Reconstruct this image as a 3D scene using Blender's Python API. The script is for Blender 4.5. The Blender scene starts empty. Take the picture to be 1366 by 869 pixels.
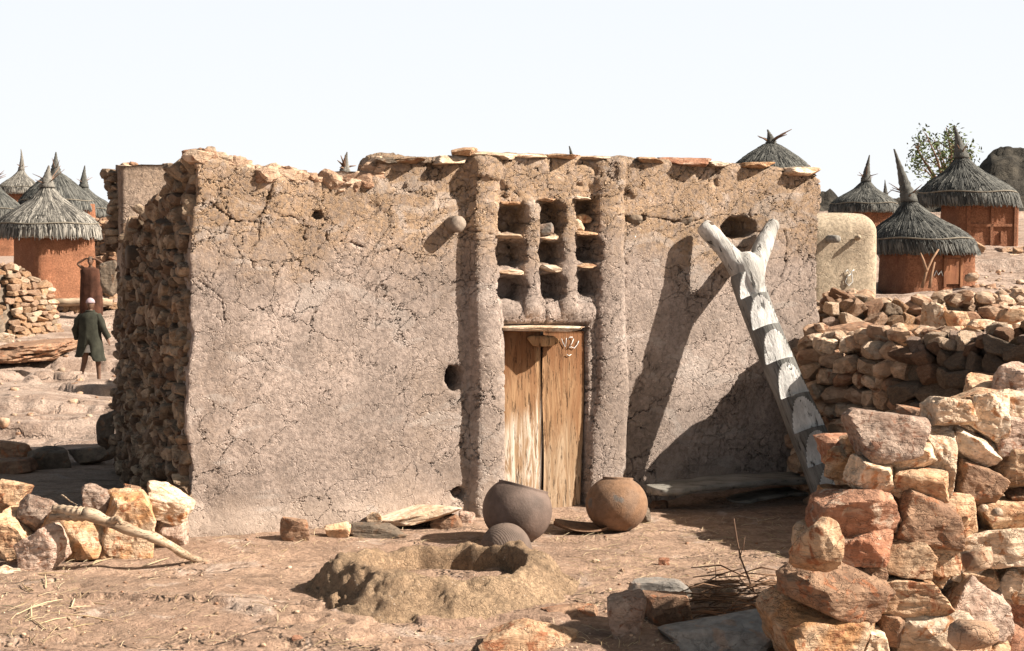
import bpy, bmesh, math, random
import numpy as np
from mathutils import Vector, Matrix, Quaternion
R = math.radians
random.seed(7)
rng = np.random.default_rng(7)
scene = bpy.context.scene
COL = scene.collection

# ------------------------------------------------------------------ camera geometry
F_PX, CX, CY, CAM_Z = 1900.0, 683.0, 434.5, 2.4
PITCH = math.atan((CY - 315) / F_PX)
cp, sp = math.cos(PITCH), math.sin(PITCH)

def ray(px, py):
    x = (px - CX) / F_PX; y = -(py - CY) / F_PX
    return np.array([x, cp + y * sp, -sp + y * cp])
def at(px, py, Y):
    d = ray(px, py); s = Y / d[1]
    return np.array([0, 0, CAM_Z]) + d * s
def at_z(px, py, z=0.0):
    d = ray(px, py); s = (z - CAM_Z) / d[2]
    return np.array([0, 0, CAM_Z]) + d * s
def project(P):
    P = np.asarray(P, float)
    x = P[..., 0]; y = P[..., 1]; z = P[..., 2] - CAM_Z
    dep = y * cp - z * sp; up = y * sp + z * cp
    return CX + F_PX * x / dep, CY - F_PX * up / dep

# house frame: L = front left foot, u along the front, n towards the viewer
L0 = at_z(252, 718, 0); L0[2] = 0
R0 = at(1089, 434, 13.6); R0[2] = 0
U = (R0 - L0); WID = float(np.linalg.norm(U)); U = U / WID
NV = np.array([U[1], -U[0], 0.0])
SUN = 1.45 * U + NV + np.array([0, 0, 1.345])
SUN = SUN / np.linalg.norm(SUN)
def onwall(px, py, p=0.0):
    d = ray(px, py); O = np.array([0, 0, CAM_Z])
    s = (p - np.dot(O - L0, NV)) / np.dot(d, NV)
    return O + d * s
def tz(px, py, p=0.0):
    q = onwall(px, py, p); return float(np.dot(q - L0, U)), float(q[2])

# ------------------------------------------------------------------ noise
def _h(ix, iy, iz, seed):
    h = (ix * 73856093) ^ (iy * 19349663) ^ (iz * 83492791) ^ (seed * 2654435)
    h = (h ^ (h >> 13)) * 1274126177 & 0x7fffffff
    h = (h ^ (h >> 16)) * 60493 & 0x7fffffff
    return (h & 0xffff) / 65535.0
def vnoise(P, seed=0):
    P = np.asarray(P, float); i = np.floor(P).astype(np.int64); f = P - i
    f = f * f * f * (f * (f * 6 - 15) + 10)
    r = 0
    for a in (0, 1):
        wa = f[..., 0] if a else 1 - f[..., 0]
        for b in (0, 1):
            wb = f[..., 1] if b else 1 - f[..., 1]
            for c in (0, 1):
                wc = f[..., 2] if c else 1 - f[..., 2]
                r = r + wa * wb * wc * _h(i[..., 0] + a, i[..., 1] + b, i[..., 2] + c, seed)
    return r * 2 - 1
def fbm(P, seed=0, octv=4, gain=.5):
    P = np.asarray(P, float); s = 0; a = 1
    for k in range(octv):
        s = s + a * vnoise(P * (2.03 ** k) + k * 17.3, seed + k); a *= gain
    return s
def sst(a, b, x):
    t = np.clip((x - a) / (b - a), 0, 1); return t * t * (3 - 2 * t)
def P3(a, b, c=0.0):
    a, b, c = np.broadcast_arrays(np.asarray(a, float), np.asarray(b, float), np.asarray(c, float))
    return np.stack([a, b, c], -1)

# ------------------------------------------------------------------ mesh helpers
def tag(o, label=None, cat=None, group=None, kind=None):
    if label: o['label'] = label
    if cat: o['category'] = cat
    if group: o['group'] = group
    if kind: o['kind'] = kind
    return o
def mesh(V, F, mats, smooth=True, mi=None, name='m'):
    me = bpy.data.meshes.new(name)
    V = np.asarray(V, np.float32).reshape(-1, 3)
    if isinstance(F, np.ndarray):
        k = F.shape[1]; nf = len(F)
        me.vertices.add(len(V)); me.vertices.foreach_set('co', V.ravel())
        me.loops.add(nf * k); me.loops.foreach_set('vertex_index', F.astype(np.int32).ravel())
        me.polygons.add(nf); me.polygons.foreach_set('loop_start', np.arange(nf, dtype=np.int32) * k)
        me.update(calc_edges=True)
    else:
        me.from_pydata(V.tolist(), [], [list(map(int, f)) for f in F])
    if not isinstance(mats, (list, tuple)): mats = [mats]
    for m in mats: me.materials.append(m)
    me.polygons.foreach_set('use_smooth', [smooth] * len(me.polygons))
    if mi is not None: me.polygons.foreach_set('material_index', np.asarray(mi, np.int32))
    me.validate(); me.update()
    return me
def link(name, me, parent=None, loc=(0, 0, 0)):
    o = bpy.data.objects.new(name, me); COL.objects.link(o)
    o.location = loc
    if parent is not None: o.parent = parent
    return o
def wloc(o):
    return np.array(o.location) + (wloc(o.parent) if o.parent else 0)
def mk(name, V, F, mats, parent=None, origin=None, smooth=True, mi=None):
    """V in world coordinates; the origin is put at 'origin'; parents are unrotated empties or meshes"""
    V = np.asarray(V, float).reshape(-1, 3)
    if origin is None: origin = V.mean(0)
    origin = np.asarray(origin, float)
    me = mesh(V - origin, F, mats, smooth, mi, name)
    base = wloc(parent) if parent is not None else 0
    return link(name, me, parent, origin - base)
def thing(name, label, cat, loc, group=None):
    o = bpy.data.objects.new(name, None); COL.objects.link(o); o.location = loc
    o.empty_display_size = .2
    return tag(o, label, cat, group)

def grid_faces(nr, nc, off=0):
    i = np.arange(nr - 1)[:, None] * nc + np.arange(nc - 1)[None, :] + off
    return np.stack([i, i + 1, i + nc + 1, i + nc], -1).reshape(-1, 4)

class MB:
    def __init__(s): s.V = []; s.F = []; s.n = 0; s.mi = []
    def add(s, V, F, m=0):
        V = np.asarray(V, float).reshape(-1, 3)
        s.V.append(V); s.F += [tuple(int(a) + s.n for a in f) for f in F]; s.mi += [m] * len(F); s.n += len(V)
    def box(s, c, half, Rm=None, m=0):
        c = np.asarray(c, float)
        v = np.array([[x, y, z] for x in (-1, 1) for y in (-1, 1) for z in (-1, 1)], float) * half
        if Rm is not None: v = v @ np.array(Rm).T
        s.add(v + c, [(0, 1, 3, 2), (4, 6, 7, 5), (0, 4, 5, 1), (2, 3, 7, 6), (0, 2, 6, 4), (1, 5, 7, 3)], m)
    def tube(s, pts, rad, n=8, m=0, cap=True, wob=0):
        pts = np.asarray(pts, float); k = len(pts)
        rad = np.broadcast_to(np.asarray(rad, float), (k,))
        T = np.gradient(pts, axis=0); T /= np.linalg.norm(T, axis=1)[:, None] + 1e-9
        ref = np.array([0, 0, 1.0]) if abs(T[0][2]) < .9 else np.array([1.0, 0, 0])
        V = []
        for i in range(k):
            a = np.cross(T[i], ref); a /= np.linalg.norm(a) + 1e-9; b = np.cross(T[i], a)
            th = np.arange(n) / n * 2 * math.pi
            rr = rad[i] * (1 + wob * np.sin(th * 3 + i * 1.3) * .5 + (wob * (rng.random(n) - .5) if wob else 0))
            V.append(pts[i] + np.outer(np.cos(th) * rr, a) + np.outer(np.sin(th) * rr, b))
        F = [(i * n + j, i * n + (j + 1) % n, (i + 1) * n + (j + 1) % n, (i + 1) * n + j) for i in range(k - 1) for j in range(n)]
        if cap: F += [tuple(range(n))[::-1], tuple((k - 1) * n + j for j in range(n))]
        s.add(np.concatenate(V), F, m)
    def build(s, name, mats, parent=None, origin=None, smooth=True):
        return mk(name, np.concatenate(s.V), s.F, mats, parent, origin, smooth, s.mi)

# icospheres
ICO = {}
def ico(sub):
    if sub not in ICO:
        bm = bmesh.new(); bmesh.ops.create_icosphere(bm, subdivisions=sub, radius=1)
        bm.verts.ensure_lookup_table()
        ICO[sub] = (np.array([v.co[:] for v in bm.verts]), np.array([[v.index for v in f.verts] for f in bm.faces]))
        bm.free()
    return ICO[sub]
def rockV(half, sub=3, planes=9, rough=.05, box=1.0, seed=None, rot=None, sharp=60):
    """angular field stone: a sphere cut by random planes and small chips, fitted to the given half sizes"""
    g = np.random.default_rng(seed if seed is not None else rng.integers(1e9))
    D, F = ico(sub)
    n = g.normal(size=(planes, 3)); n /= np.linalg.norm(n, axis=1)[:, None]
    d = g.uniform(.60, .98, planes)
    ax = np.vstack([np.eye(3), -np.eye(3)]) + g.normal(size=(6, 3)) * .26
    ax /= np.linalg.norm(ax, axis=1)[:, None]
    ch = g.normal(size=(14, 3)); ch /= np.linalg.norm(ch, axis=1)[:, None]
    n = np.vstack([n, ax, ch]); d = np.concatenate([d, g.uniform(.60, .74, 6) / max(box, .1), g.uniform(.93, 1.12, 14)])
    dots = D @ n.T
    inv = np.maximum(dots, 0) / d
    m = inv.max(1)
    r = 1 / (m * np.sum((inv / m[:, None]) ** sharp, 1) ** (1 / sharp) + 1e-9)
    r = np.minimum(r, 1.45)
    V = D * r[:, None]
    o1 = g.uniform(0, 50)
    rd = np.abs(fbm(V * 2.6 + o1, 9, 3))
    V += D * (fbm(V * 1.5 + g.uniform(0, 50), 3, 3) * rough * .7 - np.maximum(0, rd - .25) * rough * .9 + fbm(V * 9 + o1, 4, 2) * rough * (.10 if sub > 3 else .04))[:, None]
    if rot is not None: V = V @ rot.T
    lo, hi = V.min(0), V.max(0)
    V = (V - (lo + hi) / 2) / ((hi - lo) / 2) * np.asarray(half, float)
    return V, F
def rotm(ax, a):
    return np.array(Matrix.Rotation(a, 3, ax))
def rndrot(g=None):
    q = np.array([random.gauss(0, 1) for _ in range(4)]); q /= np.linalg.norm(q)
    return np.array(Quaternion(q.tolist()).to_matrix())

# ------------------------------------------------------------------ materials
class NT:
    def __init__(s, name):
        s.m = bpy.data.materials.new(name); s.m.use_nodes = True
        s.t = s.m.node_tree; s.t.nodes.clear()
        s.out = s.t.nodes.new('ShaderNodeOutputMaterial')
        s.b = s.t.nodes.new('ShaderNodeBsdfPrincipled')
        s.t.links.new(s.b.outputs[0], s.out.inputs[0])
        s.b.inputs['Roughness'].default_value = .9
        s.b.inputs['Specular IOR Level'].default_value = .25
    def put(s, sock, v):
        if v is None: return
        if isinstance(v, bpy.types.NodeSocket): s.t.links.new(v, sock)
        elif isinstance(v, (tuple, list)) and sock.type == 'RGBA': sock.default_value = tuple(v)[:3] + (1,)
        else: sock.default_value = v
    def n(s, typ, out=0, props=None, **kw):
        nd = s.t.nodes.new(typ)
        for k, v in (props or {}).items(): setattr(nd, k, v)
        for k, v in kw.items():
            key = int(k[1:]) if k[0] == '_' and k[1:].isdigit() else k.replace('_', ' ')
            s.put(nd.inputs[key], v)
        return nd.outputs[out]
    def coords(s, scale=(1, 1, 1), rnd=True, world=False):
        if world: c = s.n('ShaderNodeNewGeometry', 'Position')
        else: c = s.n('ShaderNodeTexCoord', 'Object')
        if rnd:
            r = s.n('ShaderNodeObjectInfo', 'Random')
            k = s.n('ShaderNodeMath', 0, {'operation': 'MULTIPLY'}, _0=r, _1=57.0)
            c = s.n('ShaderNodeVectorMath', 0, {'operation': 'ADD'}, _0=c, _1=k)
        if scale != (1, 1, 1):
            c = s.n('ShaderNodeVectorMath', 0, {'operation': 'MULTIPLY'}, _0=c, _1=scale)
        return c
    def noise(s, c, sc, det=6, rough=.55, dist=0, out=0):
        return s.n('ShaderNodeTexNoise', out, None, Vector=c, Scale=sc, Detail=det, Roughness=rough, Distortion=dist)
    def ramp(s, f, a, b, lo=0., hi=1.):
        return s.n('ShaderNodeMapRange', 0, {'interpolation_type': 'SMOOTHSTEP'}, Value=f, From_Min=a, From_Max=b, To_Min=lo, To_Max=hi)
    def mix(s, f, a, b, mode='MIX'):
        nd = s.t.nodes.new('ShaderNodeMix'); nd.data_type = 'RGBA'; nd.blend_type = mode
        s.put(nd.inputs[0], f); s.put(nd.inputs[6], a); s.put(nd.inputs[7], b)
        return nd.outputs[2]
    def math(s, op, a, b=None, c=None):
        nd = s.t.nodes.new('ShaderNodeMath'); nd.operation = op
        s.put(nd.inputs[0], a); s.put(nd.inputs[1], b) if b is not None else None
        if c is not None: s.put(nd.inputs[2], c)
        return nd.outputs[0]
    def bump(s, h, dist, strength=1.0, nrm=None):
        o = s.n('ShaderNodeBump', 0, None, Height=h, Distance=dist, Strength=strength)
        if nrm is not None: s.t.links.new(nrm, o.node.inputs['Normal'])
        return o
    def sepz(s, c, k=2):
        return s.n('ShaderNodeSeparateXYZ', k, None, Vector=c)
    def color(s, c): s.put(s.b.inputs['Base Color'], c)
    def normal(s, c): s.t.links.new(c, s.b.inputs['Normal'])
    def disp(s, h, scale):
        d = s.n('ShaderNodeDisplacement', 0, None, Height=h, Midlevel=0.0, Scale=scale)
        s.t.links.new(d, s.out.inputs['Displacement'])
        s.m.displacement_method = 'BOTH'
    def vary(s, col, c, sc=3, lo=.72, hi=1.22, island=False):
        """multiply by large and small value noise"""
        f = s.noise(c, sc, 8, .6)
        v = s.ramp(f, .3, .7, lo, hi)
        return s.mix(1.0, col, s.n('ShaderNodeCombineColor', 0, None, Red=v, Green=v, Blue=v), 'MULTIPLY')
    def tint(s, col, fac, amt=.3):
        v = s.n('ShaderNodeMapRange', 0, None, Value=fac, From_Min=0., From_Max=1., To_Min=1 - amt, To_Max=1 + amt)
        return s.mix(1.0, col, s.n('ShaderNodeCombineColor', 0, None, Red=v, Green=v, Blue=v), 'MULTIPLY')

def stone_mat(name, c1, c2, c3, sc=4, island=False, bump=.02, dark=.75):
    t = NT(name); c = t.coords()
    f = t.noise(c, sc, 7, .6, .6)
    col = t.mix(t.ramp(f, .38, .62), c1, c2)
    g = t.noise(c, sc * 2.3, 5, .6, 1.2)
    col = t.mix(t.ramp(g, .54, .66), col, c3)
    col = t.vary(col, c, sc * 5, dark, 1.22)
    # dark lichen and iron specks
    sp_ = t.noise(c, sc * 14, 3, .7)
    col = t.mix(t.ramp(sp_, .62, .72, 0, .5), col, (.09, .065, .05))
    fac = t.n('ShaderNodeNewGeometry', 'Random Per Island') if island else t.n('ShaderNodeObjectInfo', 'Random')
    col = t.tint(col, fac, .28)
    if island:
        fr = t.math('FRACT', t.math('MULTIPLY', fac, 7.31))
        col = t.mix(t.ramp(fr, .45, 1.0, 0, .75), col, c3)
    t.color(col)
    h = t.noise(c, sc * 2, 10, .68, .3)
    cs = t.coords((1, 1, 4.5))
    w = t.noise(cs, sc * 1.6, 6, .6, .4)
    crk = t.n('ShaderNodeTexVoronoi', 'Distance', {'feature': 'DISTANCE_TO_EDGE'}, Vector=t.n('ShaderNodeVectorMath', 0, {'operation': 'ADD'}, _0=cs, _1=t.noise(c, 6, 4, .6, 0, 1)), Scale=2.2)
    h = t.math('ADD', h, t.math('MULTIPLY', w, .9))
    h = t.math('ADD', h, t.math('MULTIPLY', t.ramp(crk, 0, .03), .22))
    t.normal(t.bump(h, bump, 1.0))
    return t.m

def mud_mat(name, c1, c2, c3=None, crack=3.2, crackw=.035, depth=.02, bumpd=.012, zc=None, disp=False, grit=(.62, .5, .4)):
    t = NT(name); c = t.coords(rnd=not disp)
    warp = t.n('ShaderNodeVectorMath', 0, {'operation': 'MULTIPLY'}, _0=t.noise(c, 3.2, 5, .6, 0, 1), _1=(.35, .35, .35))
    cw = t.n('ShaderNodeVectorMath', 0, {'operation': 'ADD'}, _0=c, _1=warp)
    big = t.noise(c, .9, 5, .6, .5)
    col = t.mix(t.ramp(big, .4, .62), c1, c2)
    if zc is not None:      # warm raw mud near the wall top, washed grey lower down
        z = t.sepz(c)
        zz = t.math('ADD', z, t.math('MULTIPLY', t.noise(c, 1.3, 6, .65), 1.5))
        col = t.mix(t.ramp(zz, zc - .25, zc + .35), col, c3)
    mot = t.noise(c, 9, 8, .68)
    col = t.mix(t.ramp(mot, .5, .72, 0, .55), col, tuple(min(1, a * 1.35) for a in c1))
    fine = t.noise(c, 26, 6, .7)
    col = t.mix(t.ramp(fine, .56, .40, 0, .65), col, tuple(a * .5 for a in c1))
    pt_ = t.noise(c, 48, 3, .75)
    col = t.mix(t.ramp(pt_, .62, .70, 0, .5), col, tuple(a * .45 for a in c1))
    col = t.mix(t.ramp(pt_, .38, .30, 0, .4), col, tuple(min(1, a * 1.5) for a in c1))
    gr = t.n('ShaderNodeTexVoronoi', 'Distance', None, Vector=c, Scale=26.0)
    gm = t.math('MULTIPLY', t.ramp(gr, .16, .08), t.ramp(t.noise(c, 7, 2), .5, .6))
    col = t.mix(gm, col, grit)
    stn = t.noise(t.coords((1, 1, .14), rnd=not disp), 4, 6, .65, .4)
    col = t.mix(t.ramp(stn, .55, .70, 0, .30), col, tuple(a * .62 for a in c1))
    if zc is not None:      # dust splashed over the foot of the wall
        zf = t.math('ADD', t.sepz(c), t.math('MULTIPLY', t.noise(c, 1.7, 6, .65), .9))
        col = t.mix(t.ramp(zf, .85, .45, 0, .75), col, (.47, .36, .29))
        hand = t.noise(t.coords((.6, 1, 1.4), rnd=False), 2.6, 4, .5, 1.2)
        col = t.mix(t.ramp(hand, .56, .62, 0, .35), col, (.50, .43, .385))
    col = t.vary(col, c, .8, .80, 1.14); col = t.vary(col, c, 3.0, .88, 1.10)
    t.color(col)
    v1 = t.n('ShaderNodeTexVoronoi', 'Distance', {'feature': 'DISTANCE_TO_EDGE'}, Vector=cw, Scale=crack)
    v2 = t.n('ShaderNodeTexVoronoi', 'Distance', {'feature': 'DISTANCE_TO_EDGE'}, Vector=cw, Scale=crack * 2.6)
    m1 = t.ramp(t.noise(c, 1.1, 3), .38, .56)
    m2 = t.ramp(t.noise(c, 1.7, 3), .42, .62)
    if zc is not None:
        m1 = t.math('MAXIMUM', m1, t.ramp(zz, zc - .6, zc + .2))
        m2 = t.math('MAXIMUM', m2, t.ramp(zz, zc - .3, zc + .5, 0, .8))
    k1 = t.math('MULTIPLY', t.ramp(v1, 0, crackw, -1, 0), m1)
    k2 = t.math('MULTIPLY', t.ramp(v2, 0, crackw * 1.7, -.6, 0), m2)
    cell = t.n('ShaderNodeTexVoronoi', 'Distance', None, Vector=cw, Scale=crack * 2.6)
    crackh = t.math('ADD', k1, k2)
    lump = t.math('MULTIPLY', t.noise(c, 7, 6, .62), .75)
    strk = t.noise(t.coords((1, 1, .12), rnd=not disp), 5, 5, .6)
    tex = t.math('MULTIPLY', t.noise(t.coords((1, 1, .75), rnd=not disp), 26, 8, .78, .8), 1.15)
    flk = t.noise(c, 15, 5, .7, 2.0)
    tex = t.math('ADD', tex, t.ramp(flk, .47, .53, 0, .3))
    pit = t.math('MULTIPLY', t.ramp(t.noise(c, 17, 3, .6), .37, .30), -.9)
    if disp:
        t.disp(t.math('ADD', t.math('ADD', t.math('MULTIPLY', crackh, depth), t.math('MULTIPLY', lump, .02)),
               t.math('ADD', t.math('MULTIPLY', tex, bumpd), t.math('ADD', t.math('MULTIPLY', pit, .009), t.math('MULTIPLY', gm, .006)))), 1.0)
    else:
        h = t.math('ADD', t.math('MULTIPLY', crackh, depth), t.math('ADD', t.math('MULTIPLY', lump, .015), t.math('MULTIPLY', tex, bumpd)))
        t.normal(t.bump(h, 1.0, 1.0))
    return t.m

def wood_mat(name, c1, c2, axis=2, sc=10, bump=.006, streak=.5):
    t = NT(name); s = [1.0, 1.0, 1.0]; s[axis] = .09
    c = t.coords(tuple(s)); c0 = t.coords()
    f = t.noise(c, sc, 8, .65, .9)
    col = t.mix(t.ramp(f, .35, .65), c1, c2)
    f2 = t.noise(c, sc * 6, 4, .7)
    col = t.mix(t.ramp(f2, .56, .7, 0, streak), col, tuple(a * .3 for a in c1))
    col = t.vary(col, c0, 2.5, .7, 1.25)
    t.color(col)
    h = t.math('ADD', f, t.math('MULTIPLY', t.ramp(f2, .56, .66), -.7))
    t.normal(t.bump(h, bump))
    t.b.inputs['Roughness'].default_value = .75
    return t.m
def plain_mat(name, c, rough=.85, var=(.75, 1.2), sc=8, bump=.003, bs=30):
    t = NT(name); co = t.coords()
    t.color(t.vary(c, co, sc, *var)); t.b.inputs['Roughness'].default_value = rough
    if bump: t.normal(t.bump(t.noise(co, bs, 6, .65), bump))
    return t.m

M = {}
M['pale'] = stone_mat('pale_sandstone', (.60, .43, .295), (.72, .56, .42), (.46, .22, .105), 4, bump=.035)
M['tan'] = stone_mat('tan_sandstone', (.48, .28, .16), (.60, .41, .265), (.36, .15, .075), 4, bump=.035)
M['orange'] = stone_mat('orange_sandstone', (.50, .26, .12), (.60, .42, .28), (.38, .15, .07), 5, bump=.035)
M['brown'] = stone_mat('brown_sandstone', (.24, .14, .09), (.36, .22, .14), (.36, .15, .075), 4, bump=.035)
M['red'] = stone_mat('red_sandstone', (.32, .14, .08), (.42, .22, .14), (.48, .34, .25), 4, bump=.035)
M['pink'] = stone_mat('pink_grey_stone', (.40, .27, .205), (.52, .385, .305), (.30, .155, .10), 6, bump=.035)
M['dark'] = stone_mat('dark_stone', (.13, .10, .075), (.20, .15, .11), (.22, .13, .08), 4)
M['rubble'] = stone_mat('rubble_stone', (.42, .27, .175), (.54, .40, .29), (.26, .13, .075), 3, island=True, bump=.03)
M['siderubble'] = stone_mat('dark_rubble', (.20, .14, .095), (.33, .245, .17), (.12, .07, .045), 4, island=True, bump=.02)
M['slab'] = stone_mat('slab_stone', (.55, .38, .25), (.66, .52, .40), (.40, .24, .15), 3)
M['greyrock'] = stone_mat('grey_rock', (.22, .20, .18), (.31, .27, .235), (.35, .25, .19), 3)
M['plaster'] = mud_mat('mud_plaster', (.42, .33, .282), (.325, .248, .202), (.37, .25, .16), 3.3, .02, .026, .008, zc=2.95, disp=True)
M['plaster2'] = mud_mat('mud_plaster_plain', (.42, .31, .24), (.40, .27, .18), None, 3, .035, .02, .012)
M['redmud'] = mud_mat('red_mud', (.41, .18, .098), (.34, .14, .075), None, 2.2, .02, .016, .03, grit=(.48, .24, .12))
M['tanmud'] = mud_mat('tan_mud', (.50, .40, .29), (.46, .35, .25), None, 1.2, .01, .006, .008)
M['ring'] = mud_mat('mound_mud', (.42, .285, .18), (.36, .235, .145), None, 5, .03, .008, .018)
M['log'] = wood_mat('weathered_log', (.17, .155, .135), (.27, .245, .215), 2, 9, .012)
M['cut'] = wood_mat('bleached_cut', (.50, .47, .44), (.64, .61, .58), 2, 9, .006, .35)
M['door'] = wood_mat('door_wood', (.29, .14, .06), (.45, .27, .14), 2, 8, .012, .95)
M['doorgrey'] = wood_mat('door_bleached', (.52, .38, .26), (.66, .56, .46), 2, 8, .006, .6)
M['endgrain'] = plain_mat('cut_beam_end', (.25, .195, .155), .85, (.6, 1.3), 9, .012, 18)
M['plank'] = wood_mat('plank_wood', (.19, .175, .15), (.30, .27, .235), 0, 9, .014, .8)
M['branch'] = wood_mat('branch_bark', (.34, .23, .15), (.50, .38, .27), 0, 14, .012, .8)
M['twig'] = plain_mat('twig', (.20, .12, .08))
M['chalk'] = plain_mat('chalk', (.8, .78, .75), bump=0)
M['pot'] = plain_mat('dark_clay', (.135, .095, .078), .7, (.7, 1.3), 5, .004, 45)
M['pot2'] = plain_mat('brown_clay', (.31, .17, .095), .8, (.62, 1.25), 4, .004, 40)
M['void'] = plain_mat('dark_brown', (.10, .07, .05))
M['coat'] = plain_mat('green_coat_cloth', (.036, .036, .026), .95, (.7, 1.3), 6, .01, 12)
M['white'] = plain_mat('white_cloth', (.7, .68, .62))
M['cap'] = plain_mat('pale_cap_cloth', (.36, .27, .29))
M['skin'] = plain_mat('brown_skin', (.13, .07, .045), .6)
M['robe'] = plain_mat('brown_robe_cloth', (.075, .032, .02), .95, (.6, 1.4), 5, .01, 9)
M['rope'] = plain_mat('rope', (.19, .165, .13))

def thatch_mat(name, a, b):
    t = NT(name); c = t.coords((1, 1, .25))
    isl = t.n('ShaderNodeNewGeometry', 'Random Per Island')
    col = t.mix(t.ramp(isl, .1, .95), a, b)
    col = t.vary(col, c, 14, .6, 1.35)
    t.color(col); t.normal(t.bump(t.noise(c, 34, 5, .7), .03)); t.b.inputs['Roughness'].default_value = .8
    return t.m
M['thatch'] = thatch_mat('grey_thatch', (.07, .065, .058), (.30, .275, .24))
M['thatchd'] = thatch_mat('dark_thatch', (.045, .045, .042), (.15, .145, .13))
def straw_mat():
    t = NT('straw'); isl = t.n('ShaderNodeNewGeometry', 'Random Per Island')
    t.color(t.mix(isl, (.38, .26, .14), (.72, .58, .38))); return t.m
M['straw'] = straw_mat()
def leaf_mat():
    t = NT('leaf'); isl = t.n('ShaderNodeNewGeometry', 'Random Per Island')
    t.color(t.mix(isl, (.06, .09, .03), (.14, .17, .06))); t.b.inputs['Roughness'].default_value = .6; return t.m
M['leaf'] = leaf_mat()
def ground_mat():
    t = NT('bare_rock_and_dust'); c = t.coords(rnd=False)
    big = t.noise(c, .35, 6, .6, .4)
    col = t.mix(t.ramp(big, .42, .6), (.44, .29, .205), (.36, .232, .165))
    st = t.noise(t.coords((.5, 1.6, 1), rnd=False), 1.4, 9, .68, 1.2)
    col = t.mix(t.ramp(st, .48, .60), col, (.31, .205, .145))
    pk = t.noise(c, 2.2, 6, .62, .5)
    col = t.mix(t.ramp(pk, .54, .68, 0, .85), col, (.49, .37, .30))
    gr = t.noise(c, 11, 8, .7)
    col = t.mix(t.ramp(gr, .52, .36, 0, .6), col, (.22, .14, .095))
    col = t.mix(t.ramp(gr, .60, .75, 0, .6), col, (.60, .48, .37))
    peb = t.n('ShaderNodeTexVoronoi', 'Distance', None, Vector=c, Scale=30.0)
    pm = t.math('MULTIPLY', t.ramp(peb, .20, .10), t.ramp(t.noise(c, 3, 3), .52, .62))
    col = t.mix(pm, col, (.62, .50, .40))
    # greyer, paler bedrock further out
    y = t.sepz(c, 1)
    far = t.math('MULTIPLY', t.ramp(y, 12.5, 17), .8)
    col = t.mix(far, col, t.mix(t.ramp(st, .42, .6), (.44, .335, .275), (.29, .205, .16)))
    col = t.vary(col, c, 40, .8, 1.2)
    t.color(col)
    crk = t.n('ShaderNodeTexVoronoi', 'Distance', {'feature': 'DISTANCE_TO_EDGE'},
              Vector=t.n('ShaderNodeVectorMath', 0, {'operation': 'ADD'}, _0=t.coords((.35, 1.2, 1), rnd=False), _1=t.noise(c, 1.2, 5, .6, 0, 1)), Scale=.9)
    h = t.math('ADD', t.math('MULTIPLY', t.noise(c, 5, 10, .66, .3), .09), t.math('MULTIPLY', gr, .02))
    h = t.math('ADD', h, t.math('MULTIPLY', t.math('MULTIPLY', t.ramp(crk, 0, .03, -1, 0), t.ramp(st, .42, .55)), .05))
    h = t.math('ADD', h, t.math('MULTIPLY', pm, .008))
    h = t.math('ADD', h, t.math('MULTIPLY', st, .10))
    t.normal(t.bump(h, 1.0, .9))
    return t.m
M['ground'] = ground_mat()
M['hill'] = plain_mat('dark_scrub_hill', (.05, .042, .032), .95, (.5, 1.5), 1.2, .3, 2)

# ------------------------------------------------------------------ ground
ZL = np.array([[0, 0], [13, 0], [16, -.08], [20, -.3], [26, -.55], [31, -.7], [37, -.35], [41, .0], [45, .3], [60, .9], [90, .5], [150, -1], [700, -4]])
ZR = np.array([[0, 0], [12.8, 0], [14.5, .25], [17, .6], [22, .85], [30, 1.0], [34, 1.5], [38, 1.95], [46, 2.6], [60, 3.2], [100, 2], [150, 0], [700, -4]])
def gz(x, y, fine=True):
    x = np.asarray(x, float); y = np.asarray(y, float)
    yy = np.maximum(y, 0)
    w = sst(-.12, .22, x / np.maximum(yy, 4))
    z = np.interp(yy, ZL[:, 0], ZL[:, 1]) * (1 - w) + np.interp(yy, ZR[:, 0], ZR[:, 1]) * w
    Pn = P3(x * .45, y * .45)
    near = sst(14, 20, yy)
    z = z + fbm(P3(x * .5, y * .7), 11, 5) * (.02 + .09 * near * (1 - .0 * near))
    # ledges of bedrock
    k = fbm(P3(x * .22, y * .42), 21, 4)
    z = z + near * .22 * sst(.0, .07, k) * (1 - sst(60, 90, yy))
    # low humps of the yard in the foreground
    z = z + .05 * np.exp(-(((x + 2.2) / 1.1) ** 2 + ((y - 8.9) / .55) ** 2)) 
    kk = fbm(P3(x * .9, y * 1.8, 3), 31, 4)
    z = z + .035 * sst(.05, .13, kk) * sst(7, 7.6, yy) * (1 - sst(9.6, 10.6, yy))
    # the yard's dip at the right with a stone edge
    z = z - .07 * sst(.75, 1.05, x) * (1 - sst(9.0, 9.5, yy))
    if fine:
        z = z + fbm(P3(x * 3, y * 3), 41, 4) * .012
    return z
def g_at(px, py):
    z = 0.0
    for _ in range(12):
        q = at_z(px, py, z) if py > 330 else at(px, py, 60)
        z = z * .4 + .6 * float(gz(q[0], q[1], False))
    q[2] = z
    return q
th = np.concatenate([np.arange(-180, -26, 3.0), np.arange(-26, 26, .11), np.arange(26, 181, 3.0)])
th = np.radians(th)
rr = [.3]
while rr[-1] < 700:
    r_ = rr[-1]
    rr.append(r_ + (.5 if r_ < 6.5 else .022 if r_ < 12 else .05 if r_ < 20 else r_ * .006 if r_ < 70 else r_ * .08))
rr = np.array(rr)
TT, RR = np.meshgrid(th, rr)
gx = RR * np.sin(TT); gy = RR * np.cos(TT)
GV = np.stack([gx, gy, gz(gx, gy)], -1)
tag(mk('ground', GV, grid_faces(len(rr), len(th))[:, ::-1], M['ground'], origin=(0, 0, 0)), kind='structure')

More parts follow.
